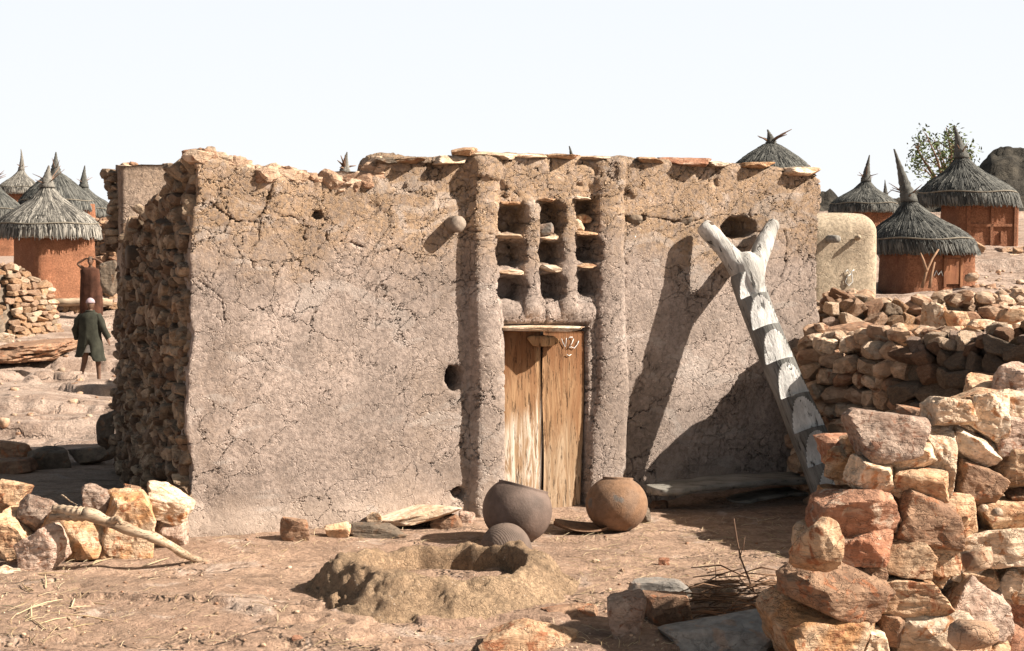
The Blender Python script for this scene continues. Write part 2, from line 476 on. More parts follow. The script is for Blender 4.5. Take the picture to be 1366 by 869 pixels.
# ------------------------------------------------------------------ hills beyond
def hill(px0, px1, Y, prof, depth=40):
    xs = np.linspace(px0, px1, 160); ds = np.linspace(0, 1, 40)
    V = []
    for d in ds:
        Yd = Y + depth * (d - .5)
        top = np.array([at(x, np.interp(x, *zip(*prof)), Y)[2] for x in xs])
        s = math.sin(math.pi * d) ** .6
        X = (xs - CX) / F_PX * Yd
        z = -1 + (top + 1) * s
        z = z + (fbm(P3(X * .35, np.full_like(X, Yd) * .35), 5, 6) * .95) * s
        V.append(np.stack([X, np.full_like(X, Yd), z], -1))
    V = np.concatenate(V)
    return mk('hill', V, grid_faces(40, 160), M['hill'])
tag(hill(1040, 1560, 80, [(1040, 275), (1095, 268), (1120, 270), (1150, 285), (1240, 270), (1290, 240), (1318, 218), (1345, 207), (1400, 204), (1480, 215), (1560, 260)]), kind='structure')

# ------------------------------------------------------------------ the house
H = thing('mud_house', 'flat-topped mud-plastered house with plank door and nine niches above it', 'house', (L0 + U * WID / 2).tolist())
TOPPX = [(252, 214), (262, 211), (275, 214), (300, 222), (340, 230), (380, 238), (420, 243), (455, 247), (490, 243), (497, 236), (503, 216), (520, 213), (560, 216), (620, 214), (632, 208),
         (700, 210), (770, 211), (812, 212), (830, 214), (900, 217), (960, 221), (1020, 226), (1092, 234)]
toptz = np.array([tz(a, b) for a, b in TOPPX])
def toph(t):
    return np.interp(t, toptz[:, 0], toptz[:, 1]) + fbm(P3(t * 3, 0 * t), 51, 4) * .022
NICHE = [(661, 697, 272, 312), (657, 694, 320, 357), (659, 695, 368, 401), (717, 747, 269, 312), (714, 744, 321, 353), (718, 747, 364, 400),
         (763, 790, 265, 307), (764, 794, 315, 351), (768, 793, 359, 395)]
HOLES = [(605, 504, 13, 18, .42), (611, 657, 11, 9, .3), (985, 304, 24, 17, .36), (420, 287, 9, 7, .25), (915, 293, 6, 5, .1), (846, 293, 16, 6, .08)]
def relief(t, z, px, py):
    p = .024 * fbm(P3(t * .9, z * .9), 61, 3)
    wl = 3 * np.sin(py * .02) + 3 * fbm(P3(py * .01, 0 * py), 62, 2)
    pan = sst(622, 634, px + wl * .5) * (1 - sst(820, 834, px + wl * .5))
    p = p * (1 - pan * .6) + .05 * pan
    # two engaged pillars and the lesser ribs between the niches
    def rib(cx, hw, h):
        d = np.clip(np.abs(px - cx + wl) / hw, 0, 1)
        return h * np.sqrt(np.maximum(0, 1 - d ** 2.2))
    cl = np.interp(py, [200, 300, 430, 600, 720], [645, 642, 646, 648, 652]); hl = np.interp(py, [200, 430, 600, 700], [19, 20, 23, 27])
    cr = np.interp(py, [200, 300, 430, 600, 720], [808, 811, 812, 805, 800]); hr = np.interp(py, [200, 430, 600, 700], [20, 19, 25, 30])
    p = p + rib(cl, hl, .075) + rib(cr, hr, .085)
    mid = sst(258, 275, py) * (1 - sst(405, 425, py))
    p = p + mid * (rib(706, 11, .06) + rib(755.5, 11, .055))
    p = p + .04 * np.exp(-((py - 418) / 12.0) ** 2) * sst(660, 680, px) * (1 - sst(785, 800, px))
    # base splay and corner erosion
    p = p + .06 * (1 - sst(0, .25, z)) * (.6 + .5 * fbm(P3(t * 2, 0 * t), 63, 3))
    er = np.exp(-(((px - 268) / 26) ** 2 + ((py - 690) / 60) ** 2))
    p = p - er * .03 * (1 + .8 * fbm(P3(t * 6, z * 6), 64, 3))
    lost = sst(.12, .3, fbm(P3(t * 2.1, z * 2.6), 65, 4)) * sst(2.35, 2.8, z)      # spalled plaster along the top
    p = p - lost * .035
    # open cracks
    def crackline(pts, w, dep):
        o = np.zeros_like(px)
        for (x0, y0), (x1, y1) in zip(pts[:-1], pts[1:]):
            dx, dy = x1 - x0, y1 - y0; l2 = dx * dx + dy * dy
            s = np.clip(((px - x0) * dx + (py - y0) * dy) / l2, 0, 1)
            wob = 3.5 * fbm(P3(px * .05, py * .05), 66, 3)
            d = np.hypot(px - x0 - s * dx + wob, py - y0 - s * dy + wob)
            o = np.maximum(o, 1 - sst(w * .4, w, d))
        return -o * dep
    p = p + crackline([(262, 270), (300, 295), (330, 298), (345, 265), (352, 240)], 2.6, .07)
    p = p + crackline([(335, 300), (334, 320), (322, 340), (330, 375)], 2.0, .05)
    p = p + crackline([(350, 285), (385, 290), (400, 300), (402, 320), (425, 325)], 2.4, .06)
    p = p + crackline([(430, 292), (432, 318), (470, 325), (500, 335), (530, 330)], 2.2, .05)
    p = p + crackline([(255, 375), (285, 400), (288, 425)], 1.8, .04)
    p = p + crackline([(828, 290), (860, 287), (900, 296), (935, 291)], 2.6, .07)
    p = p + crackline([(828, 300), (833, 350), (828, 420)], 2.0, .04)
    p = p + crackline([(1000, 240), (1006, 262), (1000, 290)], 2.2, .05)
    p = p + crackline([(1010, 310), (1045, 300), (1050, 340), (1040, 370)], 2.0, .04)
    p = p + crackline([(680, 225), (676, 250), (690, 262)], 2.0, .05)
    p = p + crackline([(625, 309), (660, 315)], 2.0, .05) + crackline([(794, 305), (828, 302)], 2.0, .04)
    p = p + crackline([(725, 401), (723, 430)], 2.0, .05)
    for a, b, c, d in NICHE:
        jx = (px - (a + b) / 2 + 1.2 * np.sin(py * .31 + a)) / ((b - a) / 2 * 1.12); jy = (py - (c + d) / 2 + 1.2 * np.sin(px * .33 + d)) / ((d - c) / 2)
        q = (np.abs(jx) ** 3.4 + np.abs(jy) ** 3.4) ** (1 / 3.4)
        m = 1 - sst(.86, 1.1, q)
        p = p * (1 - m) + (-.20) * m
    # doorway
    jx = np.abs(px - 723.5) / 55; jy = np.where(py < 560, np.abs(py - 600) / 162, 0)
    q = np.maximum(jx, jy)
    m = 1 - sst(.97, 1.07, q)
    p = p * (1 - m) + (-.16) * m
    for cx, cy, a, b, dep in HOLES:
        q = np.hypot((px - cx) / a + .03 * np.sin(py * .4), (py - cy) / b + .04 * np.sin(px * .35))
        m = 1 - sst(.8, 1.08, q)
        p = p * (1 - m) - dep * m
    return p
def front_wall():
    sp_ = .0115
    th_ = .46
    tt = np.arange(0, WID + sp_, sp_)
    nb = 12
    cols_t = np.concatenate([np.zeros(nb), tt, np.full(nb, WID)])
    cb = np.linspace(-th_, -.02, nb)
    cols_b = np.concatenate([cb, np.zeros(len(tt)), cb[::-1]])
    nz_ = 275
    vz = np.concatenate([np.linspace(0, 1, nz_), np.ones(12), np.linspace(1, 0, 12)])
    rb = np.concatenate([np.zeros(nz_), np.linspace(-.03, -th_, 12), np.full(12, -th_)])
    T, Vv = np.meshgrid(cols_t, vz); CB, RB = np.meshgrid(cols_b, rb)
    tp = toph(T)
    z = -.2 + (tp + .2) * Vv
    base = L0[None, None] + T[..., None] * U + z[..., None] * np.array([0, 0, 1.0])
    px, py = project(base)
    p = relief(T, z, px, py)
    front = (RB > -.01)
    edge = sst(0, .03, tp - z)
    pr = np.where(front & (CB > -.001), p - (1 - edge) * .03, 0) + RB + CB
    pr = np.maximum(pr, -th_)
    pr = np.where(~front, np.minimum(RB, RB + CB * (RB > -th_ + .001)), pr)
    z = z + np.where((RB < -.02) & (RB > -th_ + .01), .03 * np.sin((RB / -th_) * math.pi) + .02 * fbm(P3(T * 4, RB * 4), 67, 3), 0)
    # ragged ends
    endw = (1 - sst(0, .12, T)) + sst(WID - .12, WID, T)
    tshift = endw * .035 * fbm(P3(z * 3.2, CB * 3), 68, 4) * np.where(T < 1, 1, 1)
    lean = .12 * np.clip(z, 0, 3.2) / 3 * (1 - sst(0, 1.6, T))
    V = L0 + (T + tshift + lean)[..., None] * U + pr[..., None] * NV + z[..., None] * np.array([0, 0, 1.0])
    return mk('front_wall', V, grid_faces(*V.shape[:2]), M['plaster'], H, origin=L0)
front_wall()

SV = -NV      # direction of the left flank, away from the viewer
SIDE_L = 3.88
SIDETOP = [(0, 3.0), (.3, 2.98), (.6, 2.86), (1.0, 2.80), (1.5, 2.68), (2.0, 2.6), (2.6, 2.5), (3.2, 2.42), (3.64, 2.44), (3.72, 3.02), (3.88, 3.1)]
st_ = np.array(SIDETOP)
def plain_wall(name, P0, d, nrm, length, top, thick, mat, sp_=.05, parent=H, rough=.02):
    """P0 outer foot; nrm points outward; body lies behind the outer face"""
    tt = np.arange(0, length + sp_, sp_); nz_ = 60
    ring = np.concatenate([np.linspace(0, 1, nz_), np.ones(6), np.linspace(1, 0, nz_)])
    off = np.concatenate([np.zeros(nz_), np.linspace(0, -thick, 6), np.full(nz_, -thick)])
    T, Rg = np.meshgrid(tt, ring); _, O = np.meshgrid(tt, off)
    z = -.2 + (top(T) + .2 + .03 * fbm(P3(T * 3, O * 3), 71, 4)) * Rg
    o = O + rough * fbm(P3(T * 1.5, z * 1.5, O), 72, 4)
    V = P0 + T[..., None] * d + o[..., None] * nrm + z[..., None] * np.array([0, 0, 1.0])
    nr, nc = V.shape[:2]
    F = [tuple(f) for f in grid_faces(nr, nc)]
    a = [i * nc for i in range(nr)]; b = [i * nc + nc - 1 for i in range(nr)]
    for i in range(nz_ - 1):
        j = nr - 1 - i
        F.append((a[i], a[i + 1], a[j - 1], a[j])); F.append((b[j], b[j - 1], b[i + 1], b[i]))
    return mk(name, V, F, mat, parent)
def combine(items):
    V = []; F = []; n = 0
    for v, f in items:
        V.append(v); F.append(f + n); n += len(v)
    return np.concatenate(V), np.concatenate(F)
def side_wall():
    items = []
    z = -.05
    B = np.stack([SV, -U, np.array([0, 0, 1.0])])
    while z < 3.2:
        h = random.uniform(.06, .13); s = .03 + random.uniform(0, .05)
        while s < SIDE_L:
            w = random.uniform(.06, .20)
            top = np.interp(s + w / 2, st_[:, 0], st_[:, 1])
            if z + h * .4 < top:
                hh = h * random.uniform(.8, 1.6); dp = random.uniform(.07, .13)
                v, f = rockV((w / 2 * 1.08, dp, hh / 2 * 1.05), 3, 6, .04, box=random.uniform(.9, 1.15))
                v = v @ rotm('Y', random.uniform(-.7, .7)).T
                c = L0 + SV * (s + w / 2) + U * (.12 * max(z, 0) / 3) - U * (random.uniform(-.07, .03 if s < 3 else -.01)) + np.array([0, 0, z + h / 2 + random.uniform(-.03, .03)])
                items.append((v @ B + c, f))
            s += w
        z += h
    # loose stones crowning the broken top
    for s in np.arange(.1, 3.6, .13):
        for k in range(2):
            top = np.interp(s, st_[:, 0], st_[:, 1])
            w = random.uniform(.06, .12)
            v, f = rockV((w, w * .8, w * .55), 3, 8, .05)
            items.append((v @ rndrot() + L0 + SV * s + U * (random.uniform(-.02, .38)) + np.array([0, 0, top + random.uniform(-.03, .03)]), f))
    for z in np.arange(2.3, 3.12, .075):     # rubble edge of the far corner
        for k in range(3):
            w = random.uniform(.05, .09)
            v, f = rockV((w * 1.1, w, w * random.uniform(.5, .8)), 3, 6, .04)
            items.append((v @ rotm('Z', random.uniform(-1, 1)).T + L0 + SV * (SIDE_L - .06 + k * .13) + U * random.uniform(-.015, .045) + np.array([0, 0, z + random.uniform(-.02, .02)]), f))
    V, F = combine(items)
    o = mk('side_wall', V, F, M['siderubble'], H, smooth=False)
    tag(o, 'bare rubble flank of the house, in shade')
    core = plain_wall('mud_core', L0 + U * .15 + SV * .16, SV, -U, SIDE_L - .2, lambda t: np.interp(t, st_[:, 0], st_[:, 1]) - .06, .36, M['plaster2'], parent=o)
    return o
SW = side_wall()
BK = L0 + SV * SIDE_L
plain_wall('back_wall', BK + U * .03, U, SV, WID, lambda t: 3.12 - .03 * t + 0 * t, .4, M['plaster2'])
plain_wall('right_wall', L0 + U * WID + SV * .44, SV, U, SIDE_L - .85, lambda t: 2.97 + 0 * t, .4, M['plaster2'])
mb = MB()
c0 = L0 + U * (WID * .64) + SV * (SIDE_L / 2) + np.array([0, 0, 2.5])
B = np.stack([U, SV, np.array([0, 0, 1.0])], 1)
mb.box(c0, (WID * .34, SIDE_L / 2 - .42, .09), B)
mb.build('roof', M['plaster2'], H, smooth=False)

def rock(name, px0, py0, px1, py1, Y, mat, parent=None, label=None, cat=None, group=None, roll=0., deep=.8, sub=4, yaw=0., planes=9, rough=.05, seed=None, box=1.0, infl=1.0, sharp=60):
    c = at((px0 + px1) / 2, (py0 + py1) / 2, Y)
    k = np.linalg.norm(c - np.array([0, 0, CAM_Z])) / F_PX
    hx = (px1 - px0) / 2 * k * infl; hz = (py1 - py0) / 2 * k * infl
    hy = deep * (hx + hz) / 2 if deep > 0 else -deep
    v, f = rockV((hx, hy, hz), sub, planes, rough, box, seed if seed is not None else int(px0 * 7 + py0 * 13), sharp=sharp)
    Rm = rotm('Y', roll) @ rotm('Z', yaw)
    o = mk(name, v @ Rm.T + c, f, M[mat] if isinstance(mat, str) else mat, parent, origin=c, smooth=False)
    tag(o, label, cat, group)
    return o
def yw(px, py, p=0.0):
    return float(onwall(px, py, p)[1])
# capping slabs and rubble on the front wall
for (a, b, c, d, m) in [(570, 208, 624, 219, 'slab'), (604, 197, 634, 208, 'tan'), (630, 203, 692, 213, 'slab'), (688, 207, 728, 212, 'slab'), (724, 207, 772, 213, 'tan'), (771, 207, 811, 213, 'slab'),
                         (850, 211, 884, 217, 'tan'), (880, 211, 945, 223, 'red'), (940, 215, 975, 222, 'slab'), (975, 217, 1030, 226, 'orange'), (1028, 224, 1088, 235, 'slab'), (502, 210, 528, 219, 'dark'), (530, 212, 566, 218, 'tan')]:
    rock('capping_slab', a - 2, b, c + 2, d + 2, yw((a + c) / 2, d, -.12), m, H, deep=-.26, sub=4, planes=5, infl=1.05)
mbk = []
for x in np.arange(258, 500, 7.5):
    ty = np.interp(x, *zip(*TOPPX))
    for k in range(5):
        w = random.uniform(.04, .11); hh = w * random.uniform(.35, .8)
        v, f = rockV((w, w * .8, hh), 3, 8, .05)
        v = v @ rotm('Y', random.uniform(-.3, .3)).T @ rotm('Z', random.uniform(-1, 1)).T
        mbk.append((v + onwall(x + random.uniform(-4, 4), ty + random.uniform(-7, 6), random.uniform(-.38, -.02)), f))
for (x, y, w) in [(258, 211, .08), (497, 238, .1), (500, 228, .09), (503, 219, .08), (480, 246, .12), (400, 240, .1), (310, 222, .1)]:
    v, f = rockV((w * 1.2, w, w * .8), 3, 8, .05); mbk.append((v + onwall(x, y, -.1), f))
V, F = combine(mbk)
mk('broken_wall_top', V, F, M['rubble'], H, smooth=False)
mbk = []
for s in np.arange(.10, 1.9, .06):
    w = random.uniform(.03, .065)
    v, f = rockV((w * 1.2, w, w * .6), 3, 6, .04)
    mbk.append((v @ rotm('Z', random.uniform(-1, 1)).T + BK + U * s + SV * random.uniform(.02, .15) + np.array([0, 0, 3.12 - .03 * s + random.uniform(-.05, .04)]), f))
V, F = combine(mbk); mk('back_wall_crust', V, F, M['rubble'], H, smooth=False)
# shelf slabs of the niches, lintels, wedged stones
for (a, b, c, d, m) in [(657, 312, 699, 319, 'slab'), (713, 314, 748, 321, 'slab'), (762, 308, 797, 315, 'tan'), (659, 359, 699, 367, 'slab'), (713, 353, 750, 364, 'slab'), (765, 351, 796, 358, 'tan'),
                         (664, 269, 697, 274, 'tan'), (715, 265, 742, 270, 'tan'), (762, 262, 790, 268, 'slab')]:
    rock('niche_shelf', a, b, c, d, yw((a + c) / 2, d, .03), m, H, deep=-.14, sub=3, planes=4, roll=.03)
rock('door_lintel', 664, 434, 780, 442, yw(720, 438, .13), 'slab', H, deep=-.13, sub=4, planes=4, roll=.02, label='rough pale slab over the door')
for (a, b, c, d, m, p) in [(716, 297, 739, 314, 'greyrock', .06), (763, 292, 780, 309, 'pale', .06), (768, 285, 790, 298, 'tan', -.0), (835, 286, 857, 301, 'dark', .0), (905, 290, 924, 300, 'dark', 0), (412, 283, 430, 292, 'dark', -.12), (598, 648, 618, 664, 'pink', -.12)]:
    rock('wedged_stone', a, b, c, d, yw((a + c) / 2, d, p), m, H, deep=.6, sub=3)
# projecting beam ends
def peg(px, py, r, out, mat, name='beam_end', parent=H, direc=None, Y=None):
    d = NV if direc is None else direc
    c = onwall(px, py, out) if Y is None else at(px, py, Y)
    g = MB()
    pts = [c - d * .5, c - d * .2, c - d * .02, c, c + d * .004]
    g.tube(pts, [r, r * 1.02, r, r * .93, r * .2], 18, wob=.06)
    return g.build(name, mat, parent)
peg(612, 299, .070, .15, M['endgrain'])
peg(169, 343, .11, 0, M['void'], direc=-U, Y=13.5)

# the door
def door():
    D = []
    pz = .03
    def plank(x0, x1, y0, y1, mat, name='door_plank', seed=0):
        nx, nz = 14, 60
        a = np.linspace(0, 1, nx); b = np.linspace(0, 1, nz)
        V = []
        for k, off in ((0, 0.0), (1, -.05)):
            for j in range(nz):
                yy = y0 + (y1 - y0) * b[j]
                e0 = x0 + 1.2 * math.sin(yy * .03 + seed) ; e1 = x1 + 1.4 * math.sin(yy * .021 + seed * 2) - (3.5 * max(0, (yy - 600) / 80) if seed == 2 else 0)
                for i in range(nx):
                    V.append(onwall(e0 + (e1 - e0) * a[i], yy, pz + off - .012 * (abs(a[i] - .5) * 2) ** 6))
        F = [tuple(f) for f in grid_faces(nz, nx)] + [tuple(f)[::-1] for f in grid_faces(nz, nx, nz * nx)]
        n0 = nz * nx
        per = [i for i in range(nx)] + [j * nx + nx - 1 for j in range(1, nz)] + [(nz - 1) * nx + i for i in range(nx - 2, -1, -1)] + [j * nx for j in range(nz - 2, 0, -1)]
        for q in range(len(per)):
            s, t_ = per[q], per[(q + 1) % len(per)]
            F.append((s, t_, t_ + n0, s + n0))
        return mk(name, V, F, mat, DR)
    DR = thing('door', None, None, (onwall(723, 690, 0)).tolist()); DR.parent = H
    DR.location = (wloc(DR) - wloc(H)).tolist()
    for k in ('label', 'category'):
        if k in DR: del DR[k]
    plank(670, 722, 442, 688, M['doorwood2'], seed=1)
    plank(724.5, 778, 442, 690, M['doorwood3'], seed=2)
    v, f = rockV((.155, .03, .05), 4, 3, .03, .8, 77, sharp=8)
    c = onwall(724, 455, pz + .03)
    mk('door_latch', v @ np.stack([U, -NV, [0, 0, 1]]) + c, f, M['door'], DR)
    g = MB()
    def stroke(pts):
        P = [onwall(x, y, pz + .012) for x, y in pts]
        g.tube(P, .0034, 5)
    def smooth(pts, n=24):
        pts = np.array(pts, float); t = np.linspace(0, len(pts) - 1, n)
        k = np.arange(len(pts)); 
        return np.stack([np.interp(t, k, pts[:, 0]), np.interp(t, k, pts[:, 1])], 1)
    stroke([(749, 452), (751, 458), (754, 463), (755, 457), (755.5, 451)])
    stroke([(758, 453), (760, 450), (763.5, 450), (765, 453), (763, 458), (759, 464), (762, 463), (766, 465), (770, 460), (772, 455)])
    stroke([(756, 473), (759, 475), (762, 473)])
    g.build('chalk_mark', M['chalk'], DR)
    # threshold
    rock('threshold', 738, 681, 792, 700, yw(760, 690, .12), 'tan', H, deep=-.1, sub=4, planes=4)
    g = MB(); g.tube([onwall(667.5, y, .07) for y in (444, 520, 600, 690)], [.018, .02, .018, .02], 8, wob=.2)
    g.build('door_jamb', M['door'], H)
def door_board(name, lo, pale):
    t = NT(name); c = t.coords((1, 1, .11)); c0 = t.coords()
    f = t.noise(c, 9, 9, .68, 2.4); f2 = t.noise(c, 42, 5, .75); kn = t.noise(t.coords((1, 1, .5)), 5, 3, .6, 1.5)
    z = t.math('ADD', t.sepz(t.n('ShaderNodeTexCoord', 'Generated')), t.math('MULTIPLY', t.noise(c, 4, 6, .65), .9))
    a = t.mix(t.ramp(f, .36, .62), (.25, .125, .06), (.40, .24, .13))
    b = t.mix(t.ramp(f, .42, .58), (.34, .215, .125), pale)
    col = t.mix(t.ramp(z, lo, lo + .22, 1, 0), a, b)
    col = t.mix(t.ramp(z, 1.15, 1.42, 0, .75), col, (.19, .075, .03))
    col = t.mix(t.ramp(kn, .62, .70, 0, .7), col, (.17, .085, .04))
    col = t.mix(t.ramp(f2, .55, .66, 0, .85), col, (.10, .055, .03))
    t.color(col); t.normal(t.bump(t.math('ADD', f, t.math('MULTIPLY', t.ramp(f2, .56, .66), -.9)), .012))
    return t.m
M['doorwood2'] = door_board('door_wood_bleached_foot', .88, (.68, .58, .48))
M['doorwood3'] = door_board('door_wood_greyed_foot', .80, (.46, .33, .22))
door()
exec_parts = True

# ------------------------------------------------------------------ stones lying about: (name, label, category, box in px, material, options)
def ground_rock(name, label, cat, box, mat, group=None, sink=.12, **kw):
    a, b, c, d = box
    q = g_at((a + c) / 2, d - (d - b) * sink)
    return rock(name, a, b, c, d, float(q[1]) + .04, mat, None, label, cat, group, **kw)
G_L = 'boulders heaped at the left corner of the house'
for box, mat, lab, kw in [
    ((-6, 642, 39, 687), 'tan', 'blocky pale orange boulder topmost at the left end of the boulder heap', dict(Y=10.75, box=1.15)),
    ((28, 662, 73, 710), 'pink', 'pinkish pitted boulder wedged under the fork end of the dead branch', dict(Y=10.6)),
    ((-8, 684, 42, 756), 'tan', 'tall boulder leaning right, beneath the topmost blocky boulder at the left edge', dict(Y=10.55, roll=.2)),
    ((24, 706, 93, 771), 'pink', 'smooth pink-grey boulder lowest at the front of the left heap', dict(Y=10.25, roll=-.3)),
    ((60, 686, 137, 757), 'orange', 'orange boulder with a hollow underside directly beneath the branch', dict(Y=10.6, roll=.15)),
    ((112, 694, 152, 752), 'tan', 'narrow pale stone standing on edge between the two orange boulders', dict(Y=10.62, roll=-.2)),
    ((103, 645, 157, 696), 'pink', 'pale pinkish boulder peaked above the branch in the middle of the heap', dict(Y=10.8, roll=-.4)),
    ((130, 660, 209, 750), 'orange', 'largest round-topped orange boulder of the left heap', dict(Y=10.7)),
    ((166, 648, 215, 698), 'brown', 'brown-orange split boulder behind the largest round-topped one', dict(Y=11.0)),
    ((192, 649, 254, 694), 'pale', 'whitish angular boulder perched highest beside the house corner', dict(Y=10.95, roll=.25)),
    ((203, 682, 248, 741), 'pink', 'dull pink stone block under the whitish perched boulder', dict(Y=10.95)),
    ((-12, 757, 31, 795), 'pale', 'pale flat boulder cut by the left edge at the foot of the heap', dict(Y=10.0)),
    ]:
    Y = kw.pop('Y'); rock('boulder', *box, Y, mat, None, lab, 'boulder', G_L, infl=1.08, rough=.085, planes=8, sub=5, **kw)
rng = np.random.default_rng(11)
G_B = 'boulders in the shadow left of the house'
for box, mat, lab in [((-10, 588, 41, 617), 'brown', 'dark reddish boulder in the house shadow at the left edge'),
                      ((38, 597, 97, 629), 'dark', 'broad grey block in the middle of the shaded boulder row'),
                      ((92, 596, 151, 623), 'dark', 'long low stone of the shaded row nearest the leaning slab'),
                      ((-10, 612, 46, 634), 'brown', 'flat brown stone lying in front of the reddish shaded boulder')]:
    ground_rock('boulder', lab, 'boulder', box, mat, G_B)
rock('standing_slab', 130, 546, 156, 602, 14.9, 'dark', None, 'dark pointed slab leaning on the far end of the rubble flank', 'slab', roll=.22, deep=-.12)
rock('dark_boulder', 134, 348, 160, 394, 24, 'dark', None, 'rounded near-black boulder half hidden behind the rubble flank', 'boulder', deep=.9)
# rocks around the door
ground_rock('rock', 'brown lump of rock at the foot of the plastered wall', 'rock', (374, 691, 415, 725), 'brown', roll=.1)
ground_rock('rock', 'small whitish stone beside the brown lump by the wall', 'rock', (432, 697, 468, 720), 'tan')
ground_rock('rock', 'small white stone touching the left end of the leaning flat slab', 'rock', (489, 683, 513, 705), 'pale')
rock('rock', 574, 686, 618, 716, 11.75, 'brown', None, 'dark brown stone propping the right end of the flat slab', 'rock')
rock('rock', 612, 680, 634, 712, 11.9, 'pink', None, 'small pinkish stone at the foot of the left pillar', 'rock')
rock('flat_slab', 499, 675, 619, 693, 11.85, 'slab', None, 'long pale flat slab tilted against stones left of the door', 'slab', roll=-.20, deep=-.26, planes=5, sub=5)
ground_rock('rock', 'thin dark slab lying under the left end of the tilted slab', 'slab', (455, 698, 545, 715), 'dark', deep=.9)
# yard stones in the foreground
ground_rock('rock', 'upright pinkish wedge of rock standing in the foreground yard', 'rock', (808, 789, 860, 858), 'pink', roll=.1, planes=7, rough=.03, deep=.9)
ground_rock('rock', 'brown ledge stone directly right of the upright pinkish wedge', 'rock', (852, 790, 925, 842), 'brown')
ground_rock('rock', 'broad flat grey rock at the bottom edge near the big stone wall', 'rock', (880, 822, 1060, 888), 'greyrock', sink=.3, deep=.8, planes=6)
ground_rock('rock', 'pale tan rock shelf in the left foreground of the wedge stone', 'rock', (640, 828, 770, 878), 'tan', sink=.35, deep=.9, planes=5)
ground_rock('rock', 'low pale rock hump in the dusty yard beyond the wedge stone', 'rock', (835, 772, 922, 806), 'greyrock', sink=.4, deep=.9)
ground_rock('rock', 'flat dark stone sunk in the dust just right of the mound', 'rock', (722, 808, 800, 836), 'brown', sink=.4, deep=.9)
ground_rock('pebble', 'little reddish stone alone in the bottom left foreground', 'pebble', (388, 848, 405, 863), 'red')
ground_rock('pebble', 'small bluish grey flat pebble above the other bluish one', 'pebble', (890, 834, 912, 844), 'greyrock')
ground_rock('pebble', 'small bluish grey flat pebble lowest near the bottom edge', 'pebble', (884, 856, 906, 867), 'greyrock')
ground_rock('pebble', 'curled reddish brown crumb in the middle of the dusty yard', 'pebble', (878, 744, 894, 757), 'red')
ground_rock('pebble', 'pale pebble between the mound and the brown pot', 'pebble', (787, 746, 800, 754), 'pale')

# ------------------------------------------------------------------ dry stone walls
def make_wall(name, label, P):
    return thing(name, label, 'dry stone wall', P)
FW = make_wall('dry_stone_wall', 'big-stoned dry wall of sunlit orange and pale blocks in the right foreground', (2.3, 7.5, 0))
def fy(px, py):
    return 7.55 + (px - 1040) / 326 * .5 + (869 - py) / 300 * .35
Z = lambda a, b, c, d: (1000 + a / 2.489, 520 + b / 2.489, 1000 + c / 2.489, 520 + d / 2.489)
FS = [((320, 68, 592, 238), 'pink', .0), ((588, 28, 732, 132), 'pale', .05), ((712, -2, 842, 165), 'pale', .1), ((828, 8, 940, 98), 'pale', 0), ((792, 78, 930, 212), 'pink', 0),
      ((650, 140, 838, 250), 'pale', .55), ((800, 198, 940, 332), 'tan', 0), ((575, 124, 690, 335), 'pale', -.1), ((425, 176, 610, 262), 'pale', -.15), ((332, 226, 475, 348), 'pale', 0),
      ((455, 246, 655, 364), 'tan', .15), ((665, 245, 832, 375), 'brown', .5), ((216, 333, 484, 474), 'red', -.04), ((282, 452, 464, 583), 'red', -.05), ((450, 332, 684, 508), 'brown', .08),
      ((636, 346, 760, 494), 'tan', 0), ((752, 366, 950, 470), 'tan', -.03), ((858, 328, 940, 372), 'brown', 0), ((706, 458, 950, 606), 'pale', -.1), ((422, 502, 596, 628), 'tan', -.1),
      ((578, 492, 714, 604), 'tan', 0), ((648, 535, 756, 640), 'pale', .6), ((598, 588, 655, 650), 'tan', 0), ((100, 566, 446, 752), 'brown', .28), ((402, 622, 650, 760), 'tan', -.05),
      ((638, 628, 856, 836), 'pink', .2), ((806, 566, 950, 692), 'pale', 0), ((836, 676, 950, 780), 'red', 0), ((46, 690, 434, 920), 'orange', .2), ((482, 722, 745, 930), 'pale', -.15),
      ((352, 794, 466, 920), 'pale', .1), ((690, 795, 790, 920), 'tan', 0), ((832, 775, 950, 920), 'red', 0), ((755, 828, 860, 930), 'tan', 0), ((425, 750, 510, 860), 'brown', 0), ((700, 588, 830, 650), 'tan', 0),
      ((300, 560, 440, 640), 'brown', 0)]
def sub_t(V): return V
for i, (z, m, rl) in enumerate(FS):
    a, b, c, d = Z(*z)
    back = .12 if m == 'x' else 0
    rock('stone', a, b, c, d, fy((a + c) / 2, (b + d) / 2) + random.uniform(-.04, .04), m, FW, roll=rl, deep=1.0, sub=5, infl=1.09 if abs(rl) < .3 else .97, planes=7, rough=.075, box=1.0)
for (a, b, c, d, m, dy) in [(1328, 486, 1376, 526, 'pink', .55), (1255, 520, 1345, 575, 'tan', .45), (1200, 545, 1290, 600, 'brown', .5), (1335, 520, 1400, 580, 'pink', .4), (1290, 500, 1340, 540, 'tan', .8)]:
    rock('stone', a, b, c, d, fy(a, b) + dy, m, FW, deep=1.0, infl=1.05)
